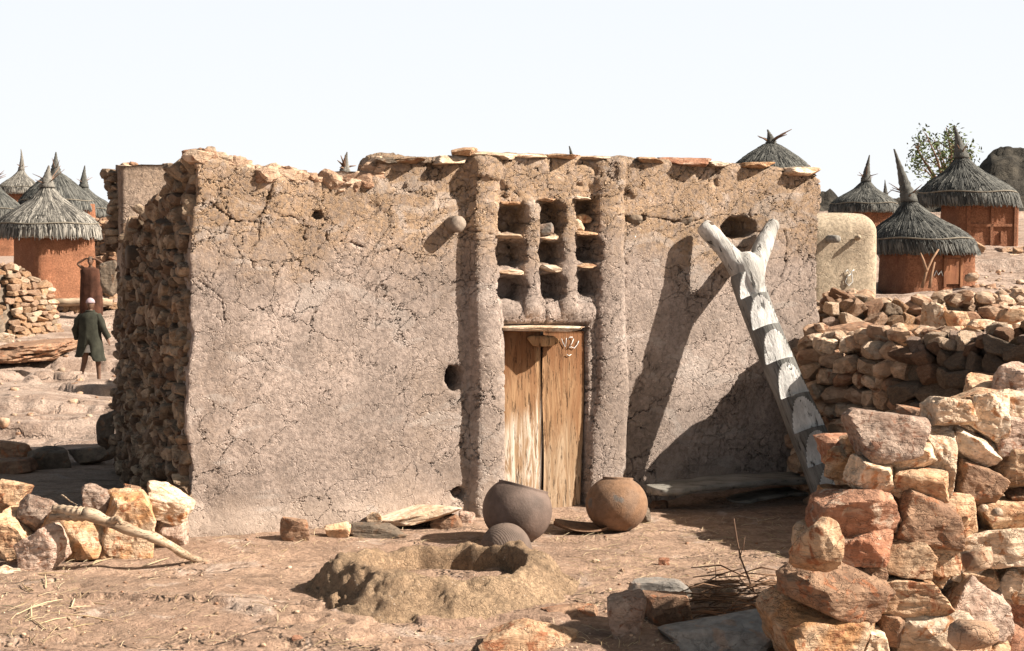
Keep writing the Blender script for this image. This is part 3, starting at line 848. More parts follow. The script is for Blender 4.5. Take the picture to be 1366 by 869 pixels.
# packing stones inside the wall
pk = ['tan', 'brown', 'pink', 'red', 'pale', 'orange']
for k in range(38):
    x = random.uniform(1120, 1400); y = random.uniform(590, 900)
    s = random.uniform(25, 42)
    rock('stone', x - s, y - s * .7, x + s, y + s * .7, fy(x, y) + random.uniform(.32, .5), random.choice(pk), FW, deep=1, sub=3, seed=k + 900)
for k in range(12):
    x = random.uniform(1080, 1130) ; y = random.uniform(700, 890); s = random.uniform(24, 36)
    rock('stone', x - s, y - s * .7, x + s, y + s * .7, fy(x, y) + .35, random.choice(pk), FW, deep=1, sub=3, seed=k + 960)
a, b, c, d = Z(133, 420, 307, 607)
rock('perched_stone', a, b, c, d, fy(a, d) - .2, 'tan', None, 'upright pinkish stone perched on the stepped left end of the foreground wall', 'stone', deep=.75, box=.95, rough=.07)

def rubble_course(parent, face, n_s, rows, size, mats, seed, top=None, sub=3, limit=None, thick=.25, name='stone', jig=.06, rnd=.0):
    """face(s, v) -> world point and outward normal; rows of field stones of varied width"""
    g = random.Random(seed); out = []
    for r_ in range(rows):
        s = g.uniform(-.04, .0)
        while s < 1:
            wd = g.uniform(.6, 1.35) * size / n_s
            hh = size * g.uniform(.55, .8) / 1.0
            P, N, T = face(s + wd / 2, (r_ + .5) / rows)
            out.append((P + N * g.uniform(-jig, jig), N, T, wd * n_s / 2, hh / 2, g.random()))
            s += wd
    return out
ROCKS = {}
def rock_proto(k, mat, sub=3):
    if (k, mat) not in ROCKS:
        v, f = rockV((1, 1, 1), 4, 7, .05, random.uniform(.9, 1.1), 500 + k)
        ROCKS[(k, mat)] = mesh(v, f, M[mat], False, name='stone')
    return ROCKS[(k, mat)]
def place_stone(parent, P, N, T, hw, hh, mat, depth=1.0, tilt=.25, k=None):
    me = rock_proto(random.randrange(14) if k is None else k, mat)
    o = link('stone', me, parent, np.asarray(P) - wloc(parent))
    X = T / np.linalg.norm(T); Yv = np.cross([0, 0, 1.0], X); Yv /= np.linalg.norm(Yv); Zv = np.cross(X, Yv)
    m3 = np.stack([X, Yv, Zv], 1) @ rotm('Y', random.uniform(-tilt, tilt)) @ rotm('X', random.uniform(-.2, .2))
    if random.random() < .5: m3 = m3 @ rotm('Z', math.pi)
    o.rotation_euler = Matrix(m3.tolist()).to_euler()
    o.scale = (hw * 1.12, max(hw, hh) * depth, hh * 1.15)
    return o
def wall_of_stones(W, path, zb, zt, thick, size, mats, seed, batter=.12, crown=2, nmax=100, tilt=.3, cmats=None):
    """path: plan points; each face stone a part up to nmax (nearest the camera), the remainder one part"""
    path = np.array(path, float); g = random.Random(seed); random.seed(seed)
    seg = np.linalg.norm(np.diff(path[:, :2], axis=0), axis=1); cum = np.concatenate([[0], np.cumsum(seg)]); Ltot = cum[-1]
    def pt(s):
        x = np.interp(s, cum, path[:, 0]); y = np.interp(s, cum, path[:, 1])
        e = .05; t = np.array([np.interp(s + e, cum, path[:, 0]) - np.interp(s - e, cum, path[:, 0]), np.interp(s + e, cum, path[:, 1]) - np.interp(s - e, cum, path[:, 1]), 0])
        return np.array([x, y, 0.]), t / np.linalg.norm(t)
    st = []
    s_zt = lambda s: np.interp(s / Ltot, [0, .25, .5, .75, 1], zt) + .05 * math.sin(s * 5)
    s_zb = lambda s: np.interp(s / Ltot, [0, 1], zb)
    for side in (1, -1):
        z = 0
        while z < max(zt) - min(zb) + .1:
            h = size * g.uniform(.5, .8); s = g.uniform(-.1, 0)
            while s < Ltot:
                w_ = size * g.uniform(.6, 1.5)
                P, T = pt(min(max(s + w_ / 2, .03), Ltot - .03)); N = np.array([T[1], -T[0], 0]) * side
                zz = s_zb(s) + z + h / 2
                if zz < s_zt(s) - h * .2:
                    off = thick / 2 + batter * (s_zt(s) - zz) * (1 if side == 1 else .3)
                    st.append((P + N * (off + g.uniform(-.05, .05)) + np.array([0, 0, zz]), N, T * 1.0, w_ / 2, h / 2 * g.uniform(.9, 1.2), side))
                s += w_
            z += h
    n_top = int(Ltot / size * 2.6 * crown)
    for k in range(n_top):
        s = g.uniform(0, Ltot); P, T = pt(s); N = np.array([T[1], -T[0], 0]); w_ = size * g.uniform(.5, 1.1)
        a = g.uniform(-1, 1)
        T2 = T * math.cos(a) + N * math.sin(a)
        st.append((P + N * g.uniform(-.5, .5) * thick + np.array([0, 0, s_zt(s) + g.uniform(-.06, .07)]), N, T2, w_ / 2, w_ * .33, 0))
    def vis(q):
        px, py = project(q[0]); inside = -20 < px < 1386
        return (0 if q[5] >= 0 and inside else 50) + np.linalg.norm(q[0][:2])
    st.sort(key=vis)
    for q in st[:nmax]:
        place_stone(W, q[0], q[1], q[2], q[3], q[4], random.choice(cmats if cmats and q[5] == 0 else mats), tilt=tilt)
    rest = []
    D, F = ico(2)
    pool = [rockV((1, 1, 1), 2, 8, .05, 1, 700 + k)[0] for k in range(16)]
    for q in st[nmax:]:
        X = q[2] / np.linalg.norm(q[2]); Yv = np.cross([0, 0, 1.0], X); Yv /= np.linalg.norm(Yv)
        m3 = np.stack([X, Yv, [0, 0, 1]], 1) @ rotm('Y', g.uniform(-.3, .3)) @ rotm('X', g.uniform(-.3, .3))
        v = pool[g.randrange(16)] * np.array([q[3] * 1.12, max(q[3], q[4]), q[4] * 1.15])
        rest.append((v @ m3.T + q[0], F))
    core = []
    nC = 60
    for k in range(nC):
        P, T = pt(Ltot * k / (nC - 1)); N = np.array([T[1], -T[0], 0]); s = Ltot * k / (nC - 1)
        core.append([P + N * (thick / 2 - .06 + batter * (s_zt(s) - s_zb(s))) + [0, 0, s_zb(s) - .3], P + N * (thick / 2 - .10) + [0, 0, s_zt(s) - .12], P - N * (thick / 2 - .10) + [0, 0, s_zt(s) - .12], P - N * (thick / 2 - .03) + [0, 0, s_zb(s) - .3]])
    core = np.array(core)
    mk('rubble_core', core.reshape(-1, 3), grid_faces(nC, 4), M['dark'], W)
    if rest:
        V, F = combine(rest); o = mk('packed_stones', V, F, M['rubble'], W, smooth=False)
        tag(o, kind='stuff')
rng = np.random.default_rng(21)
MW = make_wall('dry_stone_wall', 'shaded waist-high dry stone wall running from the house corner behind the leaning ladder', (3.4, 11.6, 0))
wall_of_stones(MW, [(2.97, 13.5), (2.90, 12.95), (3.28, 12.3), (3.8, 11.05), (4.6, 9.8), (5.4, 8.6)], (-.05, -.1), (1.42, 1.50, 1.58, 1.68, 1.76), .36, .21, ['siderubble', 'dark', 'dark', 'brown'], 5, tilt=.4, batter=.03, cmats=['tan', 'pale', 'brown', 'pink'])  # dark face stones and pale crown stones carry shade and sunlight in their colour
UW = make_wall('dry_stone_wall', 'sunlit heaped dry stone wall below the dark thatched granaries on the right', (6.2, 16.2, .5))
wall_of_stones(UW, [(3.3, 15.3), (4.8, 15.4), (6.3, 15.9), (8.2, 16.9), (10, 18)], (.25, .7), (1.66, 1.66, 1.68, 1.66, 1.5), .45, .20, ['pale', 'tan', 'rubble', 'pink', 'orange', 'brown', 'pale', 'pale'], 6, batter=.75, tilt=.7)
# slope of fallen stones between the two right-hand walls
for k, (a, b, c, d, m, Y, rl) in enumerate([(1098, 432, 1172, 447, 'brown', 14.4, -.12), (1141, 438, 1190, 456, 'pale', 13.9, -.15), (1188, 432, 1232, 452, 'tan', 14.0, 0), (1228, 405, 1262, 445, 'pale', 14.2, .3), (1262, 412, 1290, 446, 'tan', 14, -.2),
                                          (1290, 426, 1330, 440, 'pale', 13.4, -.05), (1330, 412, 1366, 432, 'tan', 13.6, 0), (1205, 448, 1240, 466, 'tan', 13, 0), (1150, 455, 1185, 476, 'pale', 12.6, 0), (1092, 452, 1116, 472, 'pale', 12.6, 0), (1118, 448, 1142, 472, 'pale', 12.5, 0)]):
    rock('stone', a, b, c, d, Y, m, UW if Y > 12.9 else MW, roll=rl, deep=.9, sub=3)
LW = make_wall('dry_stone_wall', 'low pale dry stone wall below the nearest left granary', (-12.6, 36, -.3))
wall_of_stones(LW, [(-16.5, 35.6), (-14.5, 36.0), (-13.2, 36.4), (-12.35, 37.5)], (-.55, -.3), (1.95, 1.9, 1.85, 1.6, 1.1), .6, .23, ['pale', 'tan', 'rubble', 'orange'], 8, batter=.3, nmax=100)
BW = make_wall('dry_stone_wall', 'far dry stone wall between the left granaries and the house', (-14.0, 48, .5))
wall_of_stones(BW, [(-15.2, 48.4), (-14.3, 48), (-13.0, 47.6)], (.2, .2), (2.95, 3.0, 2.9, 2.8, 2.8), .5, .28, ['rubble', 'tan', 'brown'], 9, nmax=100)
KW = make_wall('stone_kerb', 'low row of stones and a log in front of the nearest left granary', (-13, 41, 0))
KW['category'] = 'stone kerb'
wall_of_stones(KW, [(-14.2, 41.0), (-13, 41.0), (-11.4, 41.4)], (.0, .0), (.42, .42, .42, .42, .42), .4, .34, ['tan', 'pink', 'rubble'], 10, nmax=60)
g = MB(); g.tube([at(54, 404, 40.7), at(90, 403.5, 40.7), at(126, 402, 40.8), at(150, 404, 40.9)], [.11, .12, .12, .10], 10, wob=.1)
tag(g.build('log', M['branch']), 'straight pale log lying along the stones before the nearest left granary', 'log')
TW = make_wall('stone_terrace', 'short course of stones under the far right granary with the cross-marked wall', (12.6, 36.5, 1.7))
TW['category'] = 'stone terrace'
wall_of_stones(TW, [(11.6, 36.6), (12.6, 36.4), (14.5, 36.6)], (1.4, 1.4), (2.0, 2.0, 1.98, 1.9, 1.9), .5, .36, ['tan', 'pink', 'rubble', 'pale'], 12, nmax=60)
random.seed(31); rng = np.random.default_rng(31)

# ------------------------------------------------------------------ thatched granaries
def thatch_profile(Rr, Hh, style):
    h = np.linspace(0, 1, 24)
    if style == 'bell': r = np.maximum(0, 1 - h - .10 * np.sin(np.pi * h) * (h - .42) * 2.2 + .14 * np.sin(np.pi * np.minimum(1, h * 1.6)) * (h < .625))
    else: r = (1 - h ** 1.5) ** .95 * .95 + .05 * (1 - h)
    return r * Rr + .03, h * Hh
def make_roof(name, Rr, Hh, spireH, bend, mat, parent, style='bell', seed=0, n=1500, twigs=5):
    g = np.random.default_rng(seed); pr, ph = thatch_profile(Rr, Hh, style)
    na = 64; V = []
    rows = [(Rr * .80, .10), (Rr * .97, -.05)] + list(zip(pr, ph))
    for k, (r, h) in enumerate(rows):
        a = np.arange(na) / na * 2 * np.pi
        rj = r * (1 + .018 * np.sin(a * 9 + k * .5) + .02 * fbm(P3(np.cos(a) * 4, np.sin(a) * 4, h * 2), seed, 3)); hj = h - (.05 * g.random(na) if 1 <= k < 4 else 0)
        V.append(np.stack([rj * np.cos(a), rj * np.sin(a), np.broadcast_to(hj, (na,))], -1))
    nr = len(rows); V = np.concatenate(V)
    F = [(i * na + j, i * na + (j + 1) % na, (i + 1) * na + (j + 1) % na, (i + 1) * na + j) for i in range(nr - 1) for j in range(na)]
    F.append(tuple(range(na))[::-1])
    mb = MB(); mb.add(V, F)
    # straw: ribbons with thickness laid down the slope, lifting slightly at their ends
    for k in range(n):
        a = g.uniform(0, 2 * np.pi); h1 = g.random() ** 1.4 * .92; ln = g.uniform(.28, .5)
        hs = np.linspace(min(1, h1 + ln), h1, 4)
        if h1 < .10: hs[-1] = -g.uniform(.02, .10)
        r = np.interp(hs * Hh, ph, pr); r = np.where(hs < 0, Rr * (1.0 + g.uniform(-.01, .03)), r) + np.linspace(.0, g.uniform(.02, .06), 4) * Rr * .8
        aa = a + np.linspace(0, g.normal() * .05, 4); w_ = g.uniform(.010, .026) * Rr
        wv = w_ * np.array([.5, 1, 1, .35])
        c = np.stack([r * np.cos(aa), r * np.sin(aa), hs * Hh], -1)
        tn = np.stack([-np.sin(aa), np.cos(aa), aa * 0], -1) * wv[:, None]; up = np.stack([np.cos(aa), np.sin(aa), 0 * aa + .6], -1) * (w_ * .5)
        vv = np.concatenate([c - tn, c + up, c + tn]); ff = []
        for i in range(3):
            ff += [(i, i + 1, i + 5, i + 4), (i + 4, i + 5, i + 9, i + 8)]
        mb.add(vv, ff)
    o = link(name, mesh(np.concatenate(mb.V), mb.F, mat, True, None, name), parent)
    for hf in (.22, .55) if style != 'plain' else (.3,):
        rb = np.interp(hf * Hh, ph, pr) + .045 * Rr
        a = np.linspace(0, 2 * np.pi, 41)
        b = MB(); b.tube(np.stack([rb * np.cos(a), rb * np.sin(a), hf * Hh + .02 * np.sin(a * 5)], -1), .016 * Rr, 6)
        if hf == .22: link('rope_band', mesh(np.concatenate(b.V), b.F, M['rope']), o)
    # bound straw finial
    b = MB(); k = np.linspace(0, 1, 18)
    pts = np.stack([bend[0] * k ** 2, bend[1] * k ** 2 * .4, Hh * .90 + (spireH + Hh * .1) * k], -1)
    rad = (.155 * Rr * (1 - k) ** 1.25 + .018 * Rr) * (1 + .10 * np.sin(k * 60))
    b.tube(pts, rad, 12, wob=.08)
    sp_o = link('finial', mesh(np.concatenate(b.V), b.F, mat), o)
    b = MB()
    for q in range(twigs):
        a = g.uniform(0, 2 * np.pi); z0 = Hh * g.uniform(.93, 1.02)
        e = np.array([np.cos(a), np.sin(a), g.uniform(.1, .9)]) * g.uniform(.25, .5) * Rr
        b.tube([(0, 0, z0), e * .5 + [0, 0, z0 + .02], e + [0, 0, z0]], [.02, .015, .006], 5)
    if twigs: link('twig', mesh(np.concatenate(b.V), b.F, M['twig']), sp_o)
    return o
def granary(label, pxc, Y, wpx, eave, base, rpx, apex, spire, bendpx=0, mat='thatch', mud='redmud', style='bell', group=None, seed=1, n=1500, door=False, twigs=5, wshift=0, sink=.3, rot=None, lean=0):
    k = math.hypot(Y, 0) / F_PX
    c = at(pxc, base, Y); ze = at(pxc, eave, Y)[2]; za = at(pxc, apex, Y)[2]; zs = at(pxc, spire, Y)[2]
    T = thing('granary', label, 'granary', (c[0], c[1], c[2]), group)
    Hw = ze - c[2] + .18; hw = wpx / 2 * k; hr = rpx / 2 * k
    ang = math.atan2(U[1], U[0]) if rot is None else rot
    # rounded square mud body
    m_ = 72; rows = 30; a = np.arange(m_) / m_ * 2 * np.pi; V = []
    p_ = 9.0
    rr0 = 1 / (np.abs(np.cos(a)) ** p_ + np.abs(np.sin(a)) ** p_) ** (1 / p_)
    for j in range(rows):
        v = j / (rows - 1); z = -sink + (Hw + sink) * v
        s = hw / 1.19 * (1.03 - .05 * v) * (1 + .015 * fbm(P3(np.cos(a) * 3, np.sin(a) * 3, z * 2 + seed), 5, 3))
        V.append(np.stack([rr0 * s * np.cos(a + ang) + wshift * k, rr0 * s * np.sin(a + ang), np.full(m_, z)], -1))
    V = np.concatenate(V); F = [(i * m_ + j, i * m_ + (j + 1) % m_, (i + 1) * m_ + (j + 1) % m_, (i + 1) * m_ + j) for i in range(rows - 1) for j in range(m_)]
    F.append(tuple((rows - 1) * m_ + j for j in range(m_)))
    wl = link('wall', mesh(V, F, M[mud], name='wall'), T)
    ro = make_roof('roof', hr, za - ze, zs - za, (bendpx * k, 0), M[mat], T, style, seed, n, twigs)
    ro.location = (0, 0, ze - c[2])
    if lean:
        sh = Matrix.Identity(4); sh[0][2] = lean * k / (za - ze)
        for o_ in [ro] + list(ro.children_recursive): o_.data.transform(sh)
    if door:
        nrm = np.array([math.sin(ang), -math.cos(ang), 0]); uu = np.array([math.cos(ang), math.sin(ang), 0]); s = hw / 1.19 * 1.0
        ctr = nrm * (s + .0) + np.array([wshift * k, 0, Hw * .45])
        b = MB(); B = np.stack([uu, nrm, np.array([0, 0, 1.0])], 1)
        if door == 'cross':
            b.box(ctr + uu * .02, (.035, .05, Hw * .40), B); b.box(ctr + [0, 0, Hw * .03], (hw * .58, .05, .035), B)
            b.box(ctr + uu * hw * .3 - [0, 0, Hw * .18], (.03, .05, Hw * .1), B)
            b.box(ctr + uu * hw * .68, (.04, .05, Hw * .38), B); b.box(ctr - uu * hw * .62, (.05, .05, Hw * .38), B)
            link('mud_moulding', mesh(np.concatenate(b.V), b.F, M[mud], False), wl)
        else:
            x0 = uu * .18
            b.box(ctr + x0, (.16, .045, .27), B); f_ = link('shutter', mesh(np.concatenate(b.V), b.F, M['redwood'], False), T)
            b = MB()
            for sx in (-.19, .19): b.box(ctr + x0 + uu * sx, (.03, .06, .33), B)
            b.box(ctr + x0 + [0, 0, .31], (.22, .06, .03), B); link('shutter_frame', mesh(np.concatenate(b.V), b.F, M['redwood'], False), f_)
            b = MB()
            q = ctr - uu * .25 + nrm * .03 - [0, 0, .1]
            b.tube([q, q + uu * .05 + [0, 0, .12], q + uu * .1 + [0, 0, .02], q + uu * .16 + [0, 0, .11], q + uu * .2], .012, 5)
            link('chalk_mark', mesh(np.concatenate(b.V), b.F, M['chalk']), T)
    return T
M['twig2'] = plain_mat('brown_dead_wood', (.26, .15, .09))
M['redwood'] = wood_mat('red_brown_shutter_wood', (.26, .10, .05), (.36, .16, .08), 2, 8)
GL = 'thatched granaries of the left hamlet'; GR = 'thatched granaries on the right slope'; GB = 'thatched granaries behind the house'
granary('nearest left granary, its grey cone roof over an orange mud wall and rubble yard wall', 66, 44, 100, 314, 402, 130, 243, 221, 3, 'thatch', group=GL, seed=1, wshift=8, rot=R(42), n=2200)
granary('large left granary with a domed dark grey roof right behind the nearest one', 76, 52, 96, 279, 318, 98, 228, 203, 1, 'thatchd', group=GL, seed=2, style='dome', rot=R(42))
granary('far left granary with a tall pointed finial and pale roof at the back', 25, 58, 44, 257, 285, 52, 224, 199, -4, 'thatch', group=GL, seed=3, lean=5)
granary('dark left granary cut by the left edge of the picture', -6, 49, 52, 290, 330, 72, 240, 204, 1, 'thatchd', group=GL, seed=4)
granary('rightmost granary of the left hamlet, sloping roof next to the far stone wall', 113, 54, 60, 288, 318, 82, 246, 221, 2, 'thatchd', group=GL, seed=5, twigs=4)
granary('nearest right granary, dark shaggy roof with a thick curved finial and small red shutter', 1229, 31, 118, 334, 392, 138, 262, 199, -2, 'thatchd', group=GR, seed=6, n=2600, door=True, wshift=6, twigs=6, rot=R(11), lean=-20)
granary('far right granary high on the slope, cross-shaped mud moulding on its red wall', 1291, 38, 96, 272, 336, 126, 204, 167, -3, 'thatchd', group=GR, seed=7, n=2200, lean=-12, door='cross', wshift=14, rot=R(3))
granary('dark right granary half hidden between the tan store and the nearest right granary', 1151, 42, 72, 281, 320, 86, 238, 207, 2, 'thatchd', group=GR, seed=8, lean=3)
granary('granary showing only the tip of its finial between the right-hand roofs', 1180, 50, 40, 300, 330, 54, 262, 240, -1, 'thatchd', group=GR, seed=9, twigs=3)
granary('granary whose dark domed roof rises over the right end of the flat house roof', 1027, 24, 96, 236, 330, 110, 190, 173, -5, 'thatchd', group=GB, seed=10, style='dome', n=1800, twigs=8)
granary('granary behind the broken wall top, with a spiky finial left of its twin', 461, 24, 70, 262, 330, 92, 226, 203, 3, 'thatch', group=GB, seed=11, twigs=9)
granary('granary behind the broken wall top, slanting finial next to the step in the wall', 491, 25, 66, 268, 330, 84, 238, 207, 9, 'thatch', group=GB, seed=12, twigs=6)
granary('granary showing just a dark twig of finial above the door pillars', 764, 26, 70, 262, 330, 84, 224, 195, -5, 'thatchd', group=GB, seed=13, twigs=0)

# roofless tan store with rounded shoulders
def tan_store():
    Y = 20; k = Y / F_PX; c = at(1106, 395, Y); c[2] = .5; top = at(1110, 284, Y)[2]; hw = 52 * k; H_ = top - c[2]
    T = thing('mud_store', 'smooth tan mud store with rounded shoulders right of the house', 'mud store', c.tolist())
    m_ = 72; a = np.arange(m_) / m_ * 2 * np.pi; p_ = 6; rr0 = 1 / (np.abs(np.cos(a)) ** p_ + np.abs(np.sin(a)) ** p_) ** (1 / p_); V = []; rows = 44
    for j in range(rows):
        v = j / (rows - 1)
        if v < .72: z = -.4 + (H_ + .4 - .28) * v / .72; s = hw * (1 - .03 * v)
        else:
            q = (v - .72) / .28 * math.pi / 2; z = H_ - .28 + .28 * math.sin(q); s = hw * .978 - .28 * (1 - math.cos(q)) - (hw - .3) * max(0, (q - 1.2) / (math.pi / 2 - 1.2)) * .97
        s = s * (1 + .012 * fbm(P3(np.cos(a) * 3, np.sin(a) * 3, z * 2), 5, 3))
        V.append(np.stack([rr0 * s * np.cos(a + .12), rr0 * s * np.sin(a + .12), np.full(m_, z)], -1))
    V = np.concatenate(V); F = [(i * m_ + j, i * m_ + (j + 1) % m_, (i + 1) * m_ + (j + 1) % m_, (i + 1) * m_ + j) for i in range(rows - 1) for j in range(m_)]
    F.append(tuple((rows - 1) * m_ + j for j in range(m_)))
    link('wall', mesh(V, F, M['tanmud'], name='wall'), T)
    q = at(1113, 319, Y - hw - .12) - wloc(T); d = NV
    g = MB(); g.tube([q - d * .35, q, q + d * .08, q + d * .085], [.05, .055, .05, .01], 12); link('beam_end', mesh(np.concatenate(g.V), g.F, M['log']), T)
    g = MB(); q = at(1133, 372, Y - hw * 1.0 - .02) - wloc(T)
    s = [(-.06, .08), (-.02, .12), (.02, .06), (-.03, .02), (-.05, -.05), (.0, -.1), (.05, -.04), (.03, .1), (.07, .12)]
    g.tube([q + np.array([x, .02 * math.cos(x), z]) for x, z in s], .008, 5); link('chalk_mark', mesh(np.concatenate(g.V), g.F, M['chalk']), T)
    g = MB(); q = at(1143, 318, Y - hw * 1.0 + .02) - wloc(T); g.tube([q, q + [0.02, -.07, .01], q + [.03, -.09, 0]], [.04, .03, .01], 8); link('mud_nub', mesh(np.concatenate(g.V), g.F, M['tanmud']), T)
tan_store()
g = MB()
for P in ([(1230, 384), (1236, 362), (1244, 345), (1252, 333)], [(1236, 362), (1232, 348), (1228, 338)], [(1240, 384), (1243, 366), (1247, 350)]):
    g.tube([at(x, y, 29.2 + i * .12) for i, (x, y) in enumerate(P)], np.linspace(.035, .018, len(P)), 8, wob=.1)
tag(g.build('dead_branch', M['twig2']), 'forked dead branch leaning on the nearest right granary', 'branch')

# ------------------------------------------------------------------ tree behind the right granaries
def tree():
    base = at(1262, 300, 44); T = thing('tree', 'sparse leafy tree rising behind the far right granary', 'tree', base.tolist())
    g = np.random.default_rng(5); b = MB(); lf = MB()
    tips = [(1220, 192), (1235, 178), (1246, 186), (1262, 170), (1270, 180), (1290, 195), (1226, 205), (1240, 212), (1252, 200), (1282, 190), (1258, 222), (1247, 236), (1275, 205), (1296, 208), (1232, 224), (1266, 214)]
    st = at(1264, 262, 44)
    b.tube([base, (base + st) / 2, st], [.2, .17, .13], 10, wob=.08)
    def leaf(c, s):
        m = rndrot(); q = np.array([[0, 0, 0], [.45, .22, .05], [1, 0, 0], [.45, -.22, .05]]) * s
        lf.add(q @ m.T + c, [(0, 1, 2), (0, 2, 3)])
    for x, y in tips:
        e = at(x, y, 44 + g.normal() * .8); mid = (st * .5 + e * .5) + g.normal(size=3) * .12 + [0, 0, .1]
        b.tube([st, mid, e], [.06, .035, .012], 6)
        for q in range(5):
            e2 = e * .8 + mid * .2 + g.normal(size=3) * .17; b.tube([mid * .3 + e * .7, e2], [.014, .005], 4)
            for r_ in range(15):
                leaf(e2 + g.normal(size=3) * .12, g.uniform(.09, .17))
        for r_ in range(16): leaf(mid * g.random() + e * 0 + mid * 0 + (e - mid) * g.random() + mid * 0 + g.normal(size=3) * .1 if False else mid + (e - mid) * g.random() + g.normal(size=3) * .12, g.uniform(.09, .16))
    b.build('trunk', M['twig'], T); lf.build('crown', M['leaf'], T, smooth=False)
tree()

# ------------------------------------------------------------------ mud mound with a hollow
def mound():
    front = at_z(590, 837, 0); back = at_z(590, 731, 0)
    cy_ = (front[1] + 10.55) / 2; lx = at_z(408, 790, 0)[0]; rx = at_z(772, 790, 0)[0]
    cx_ = (lx + rx) / 2; A = (rx - lx) / 2; Bv = (10.55 - front[1]) / 2
    na, nr = 260, 110; a = np.linspace(0, 2 * np.pi, na, endpoint=False); q = np.linspace(1.12, 0, nr)
    AA, Q = np.meshgrid(a, q)
    ww = 1 + .05 * fbm(P3(np.cos(AA) * 2, np.sin(AA) * 2), 81, 3)
    X = cx_ + A * Q * np.cos(AA) * ww; Yy = cy_ + Bv * Q * np.sin(AA) * ww
    left = np.clip(-np.cos(AA), 0, 1)
    rimh = .17 - .02 * np.sin(AA) + .03 * left + .02 * np.sin(AA * 2 + 1) + .02 * fbm(P3(np.cos(AA) * 3, np.sin(AA) * 3), 82, 3)
    ro = np.where(np.cos(AA) > 0, .70, .68); ri = .63 + .03 * fbm(P3(np.cos(AA) * 2, np.sin(AA) * 2, 5), 86, 3)
    steep = 1.0 + .8 * left
    outer = rimh * (1 - sst(ro, 1.0, Q)) ** (1 / steep)
    inner = rimh - .25 * (1 - sst(ri - .11, ri, Q))
    h = np.where(Q > ro - .03, outer, np.minimum(inner, rimh))
    lum = fbm(P3(X * 6, Yy * 6, h * 6), 83, 5); h = h + .044 * lum * sst(0, .05, h) * (.35 + .65 * sst(.55, .75, Q)) - .045 * np.maximum(0, fbm(P3(X * 11, Yy * 11, h * 14), 85, 3)) * sst(.02, .08, h) * sst(ro, ro + .1, Q)
    gl = np.maximum(0, np.sin(AA * 13 + 2 * fbm(P3(np.cos(AA) * 4, np.sin(AA) * 4), 88, 3))) ** 3
    h = h - .006 * gl * left * sst(ro, ro + .12, Q) * (1 - sst(.9, 1.0, Q))
    h = h + .05 * np.exp(-(((X - (cx_ + A * .16)) / .07) ** 2 + ((Yy - (cy_ + Bv * .40)) / .10) ** 2)) * (Q < ri)
    gr = gz(X, Yy); z = gr + h - .01 - .08 * sst(1.0, 1.12, Q)
    V = np.stack([X, Yy, z], -1).reshape(-1, 3)
    i = np.arange(nr - 1)[:, None] * na + np.arange(na)[None]; j = np.arange(nr - 1)[:, None] * na + (np.arange(na)[None] + 1) % na
    F = np.stack([i, j, j + na, i + na], -1).reshape(-1, 4)
    tag(mk('mud_mound', V, F, M['ring']), 'low crumbling mud mound with a hollow top in the yard', 'mud mound')
mound()

# ------------------------------------------------------------------ pots
def lathe(prof, n=72):
    V = []; k = len(prof)
    for r, z in prof:
        a = np.arange(n) / n * 2 * np.pi; V.append(np.stack([r * np.cos(a), r * np.sin(a), np.full(n, z)], -1))
    F = [(i * n + j, i * n + (j + 1) % n, (i + 1) * n + (j + 1) % n, (i + 1) * n + j) for i in range(k - 1) for j in range(n)]
    return np.concatenate(V), F
def pot(name, label, px, py_bot, wpx, hfrac, mat, tiltx, tilty, mouth, seed, cat='pot', lift=0):
    q = g_at(px, py_bot - 4); r = wpx / 2 * q[1] / F_PX; c = q + [0, r * .2, 0]
    hh = r * hfrac
    prof = []
    for i in range(40):
        a = -math.pi / 2 + (math.pi / 2 + mouth) * i / 39
        prof.append((max(.001, r * abs(math.cos(a)) ** .95), hh * math.sin(a)))
    rm, zm = prof[-1]
    prof += [(rm + .004, zm + .010), (rm + .001, zm + .017), (rm - .012, zm + .012), (rm - .014, zm - .004)]
    for i in range(20):
        a = mouth - (mouth + math.pi / 2) * i / 19
        prof.append((max(.001, (r - .02) * abs(math.cos(a))), (hh - .02) * math.sin(a)))
    V, F = lathe(prof)
    V = V * (1 + .006 * fbm(V * 4, seed, 2))[:, None]
    V = V @ (rotm('Y', tiltx) @ rotm('X', tilty)).T
    V[:, 2] -= V[:, 2].min() + .015
    mk_ = mk(name, V + c + [0, 0, lift], F, mat, origin=c + [0, 0, r])
    return tag(mk_, label, cat)
def corrug(name, base, ax_scale, var):
    t = NT(name); c = t.coords(); t.color(t.vary(base, c, 4, *var)); t.b.inputs['Roughness'].default_value = .8
    x = t.n('ShaderNodeTexWave', 'Fac', {'wave_type': 'RINGS', 'rings_direction': 'Z'}, Vector=c, Scale=ax_scale, Distortion=1.2, Detail=3.0)
    h = t.math('ADD', t.math('MULTIPLY', x, .25), t.noise(c, 60, 4, .7))
    t.normal(t.bump(h, .006)); return t.m
M['potr'] = corrug('ribbed_clay', (.145, .105, .085), 22, (.7, 1.3))
t_ = NT('banded_brown_clay'); c = t_.coords(); n_ = t_.noise(c, 3, 5, .6, .4)
col = t_.mix(t_.ramp(n_, .45, .62), (.215, .135, .09), (.235, .135, .08)); z_ = t_.sepz(c)
col = t_.mix(t_.math('MULTIPLY', t_.ramp(z_, .12, .17), t_.ramp(t_.noise(c, 7, 3), .62, .68)), col, (.17, .14, .12))
col = t_.mix(t_.math('MULTIPLY', t_.ramp(z_, .03, -.08), t_.ramp(t_.noise(c, 2.4, 3), .56, .6)), col, (.19, .105, .07))
t_.color(t_.vary(col, c, 18, .8, 1.2)); t_.normal(t_.bump(t_.noise(c, 60, 5, .7), .006)); M['pot2'] = t_.m
pot('clay_pot', 'large round dark clay pot tilted to the right before the door', 690, 728, 95, .93, M['pot'], R(15), R(-11), R(45), 3)
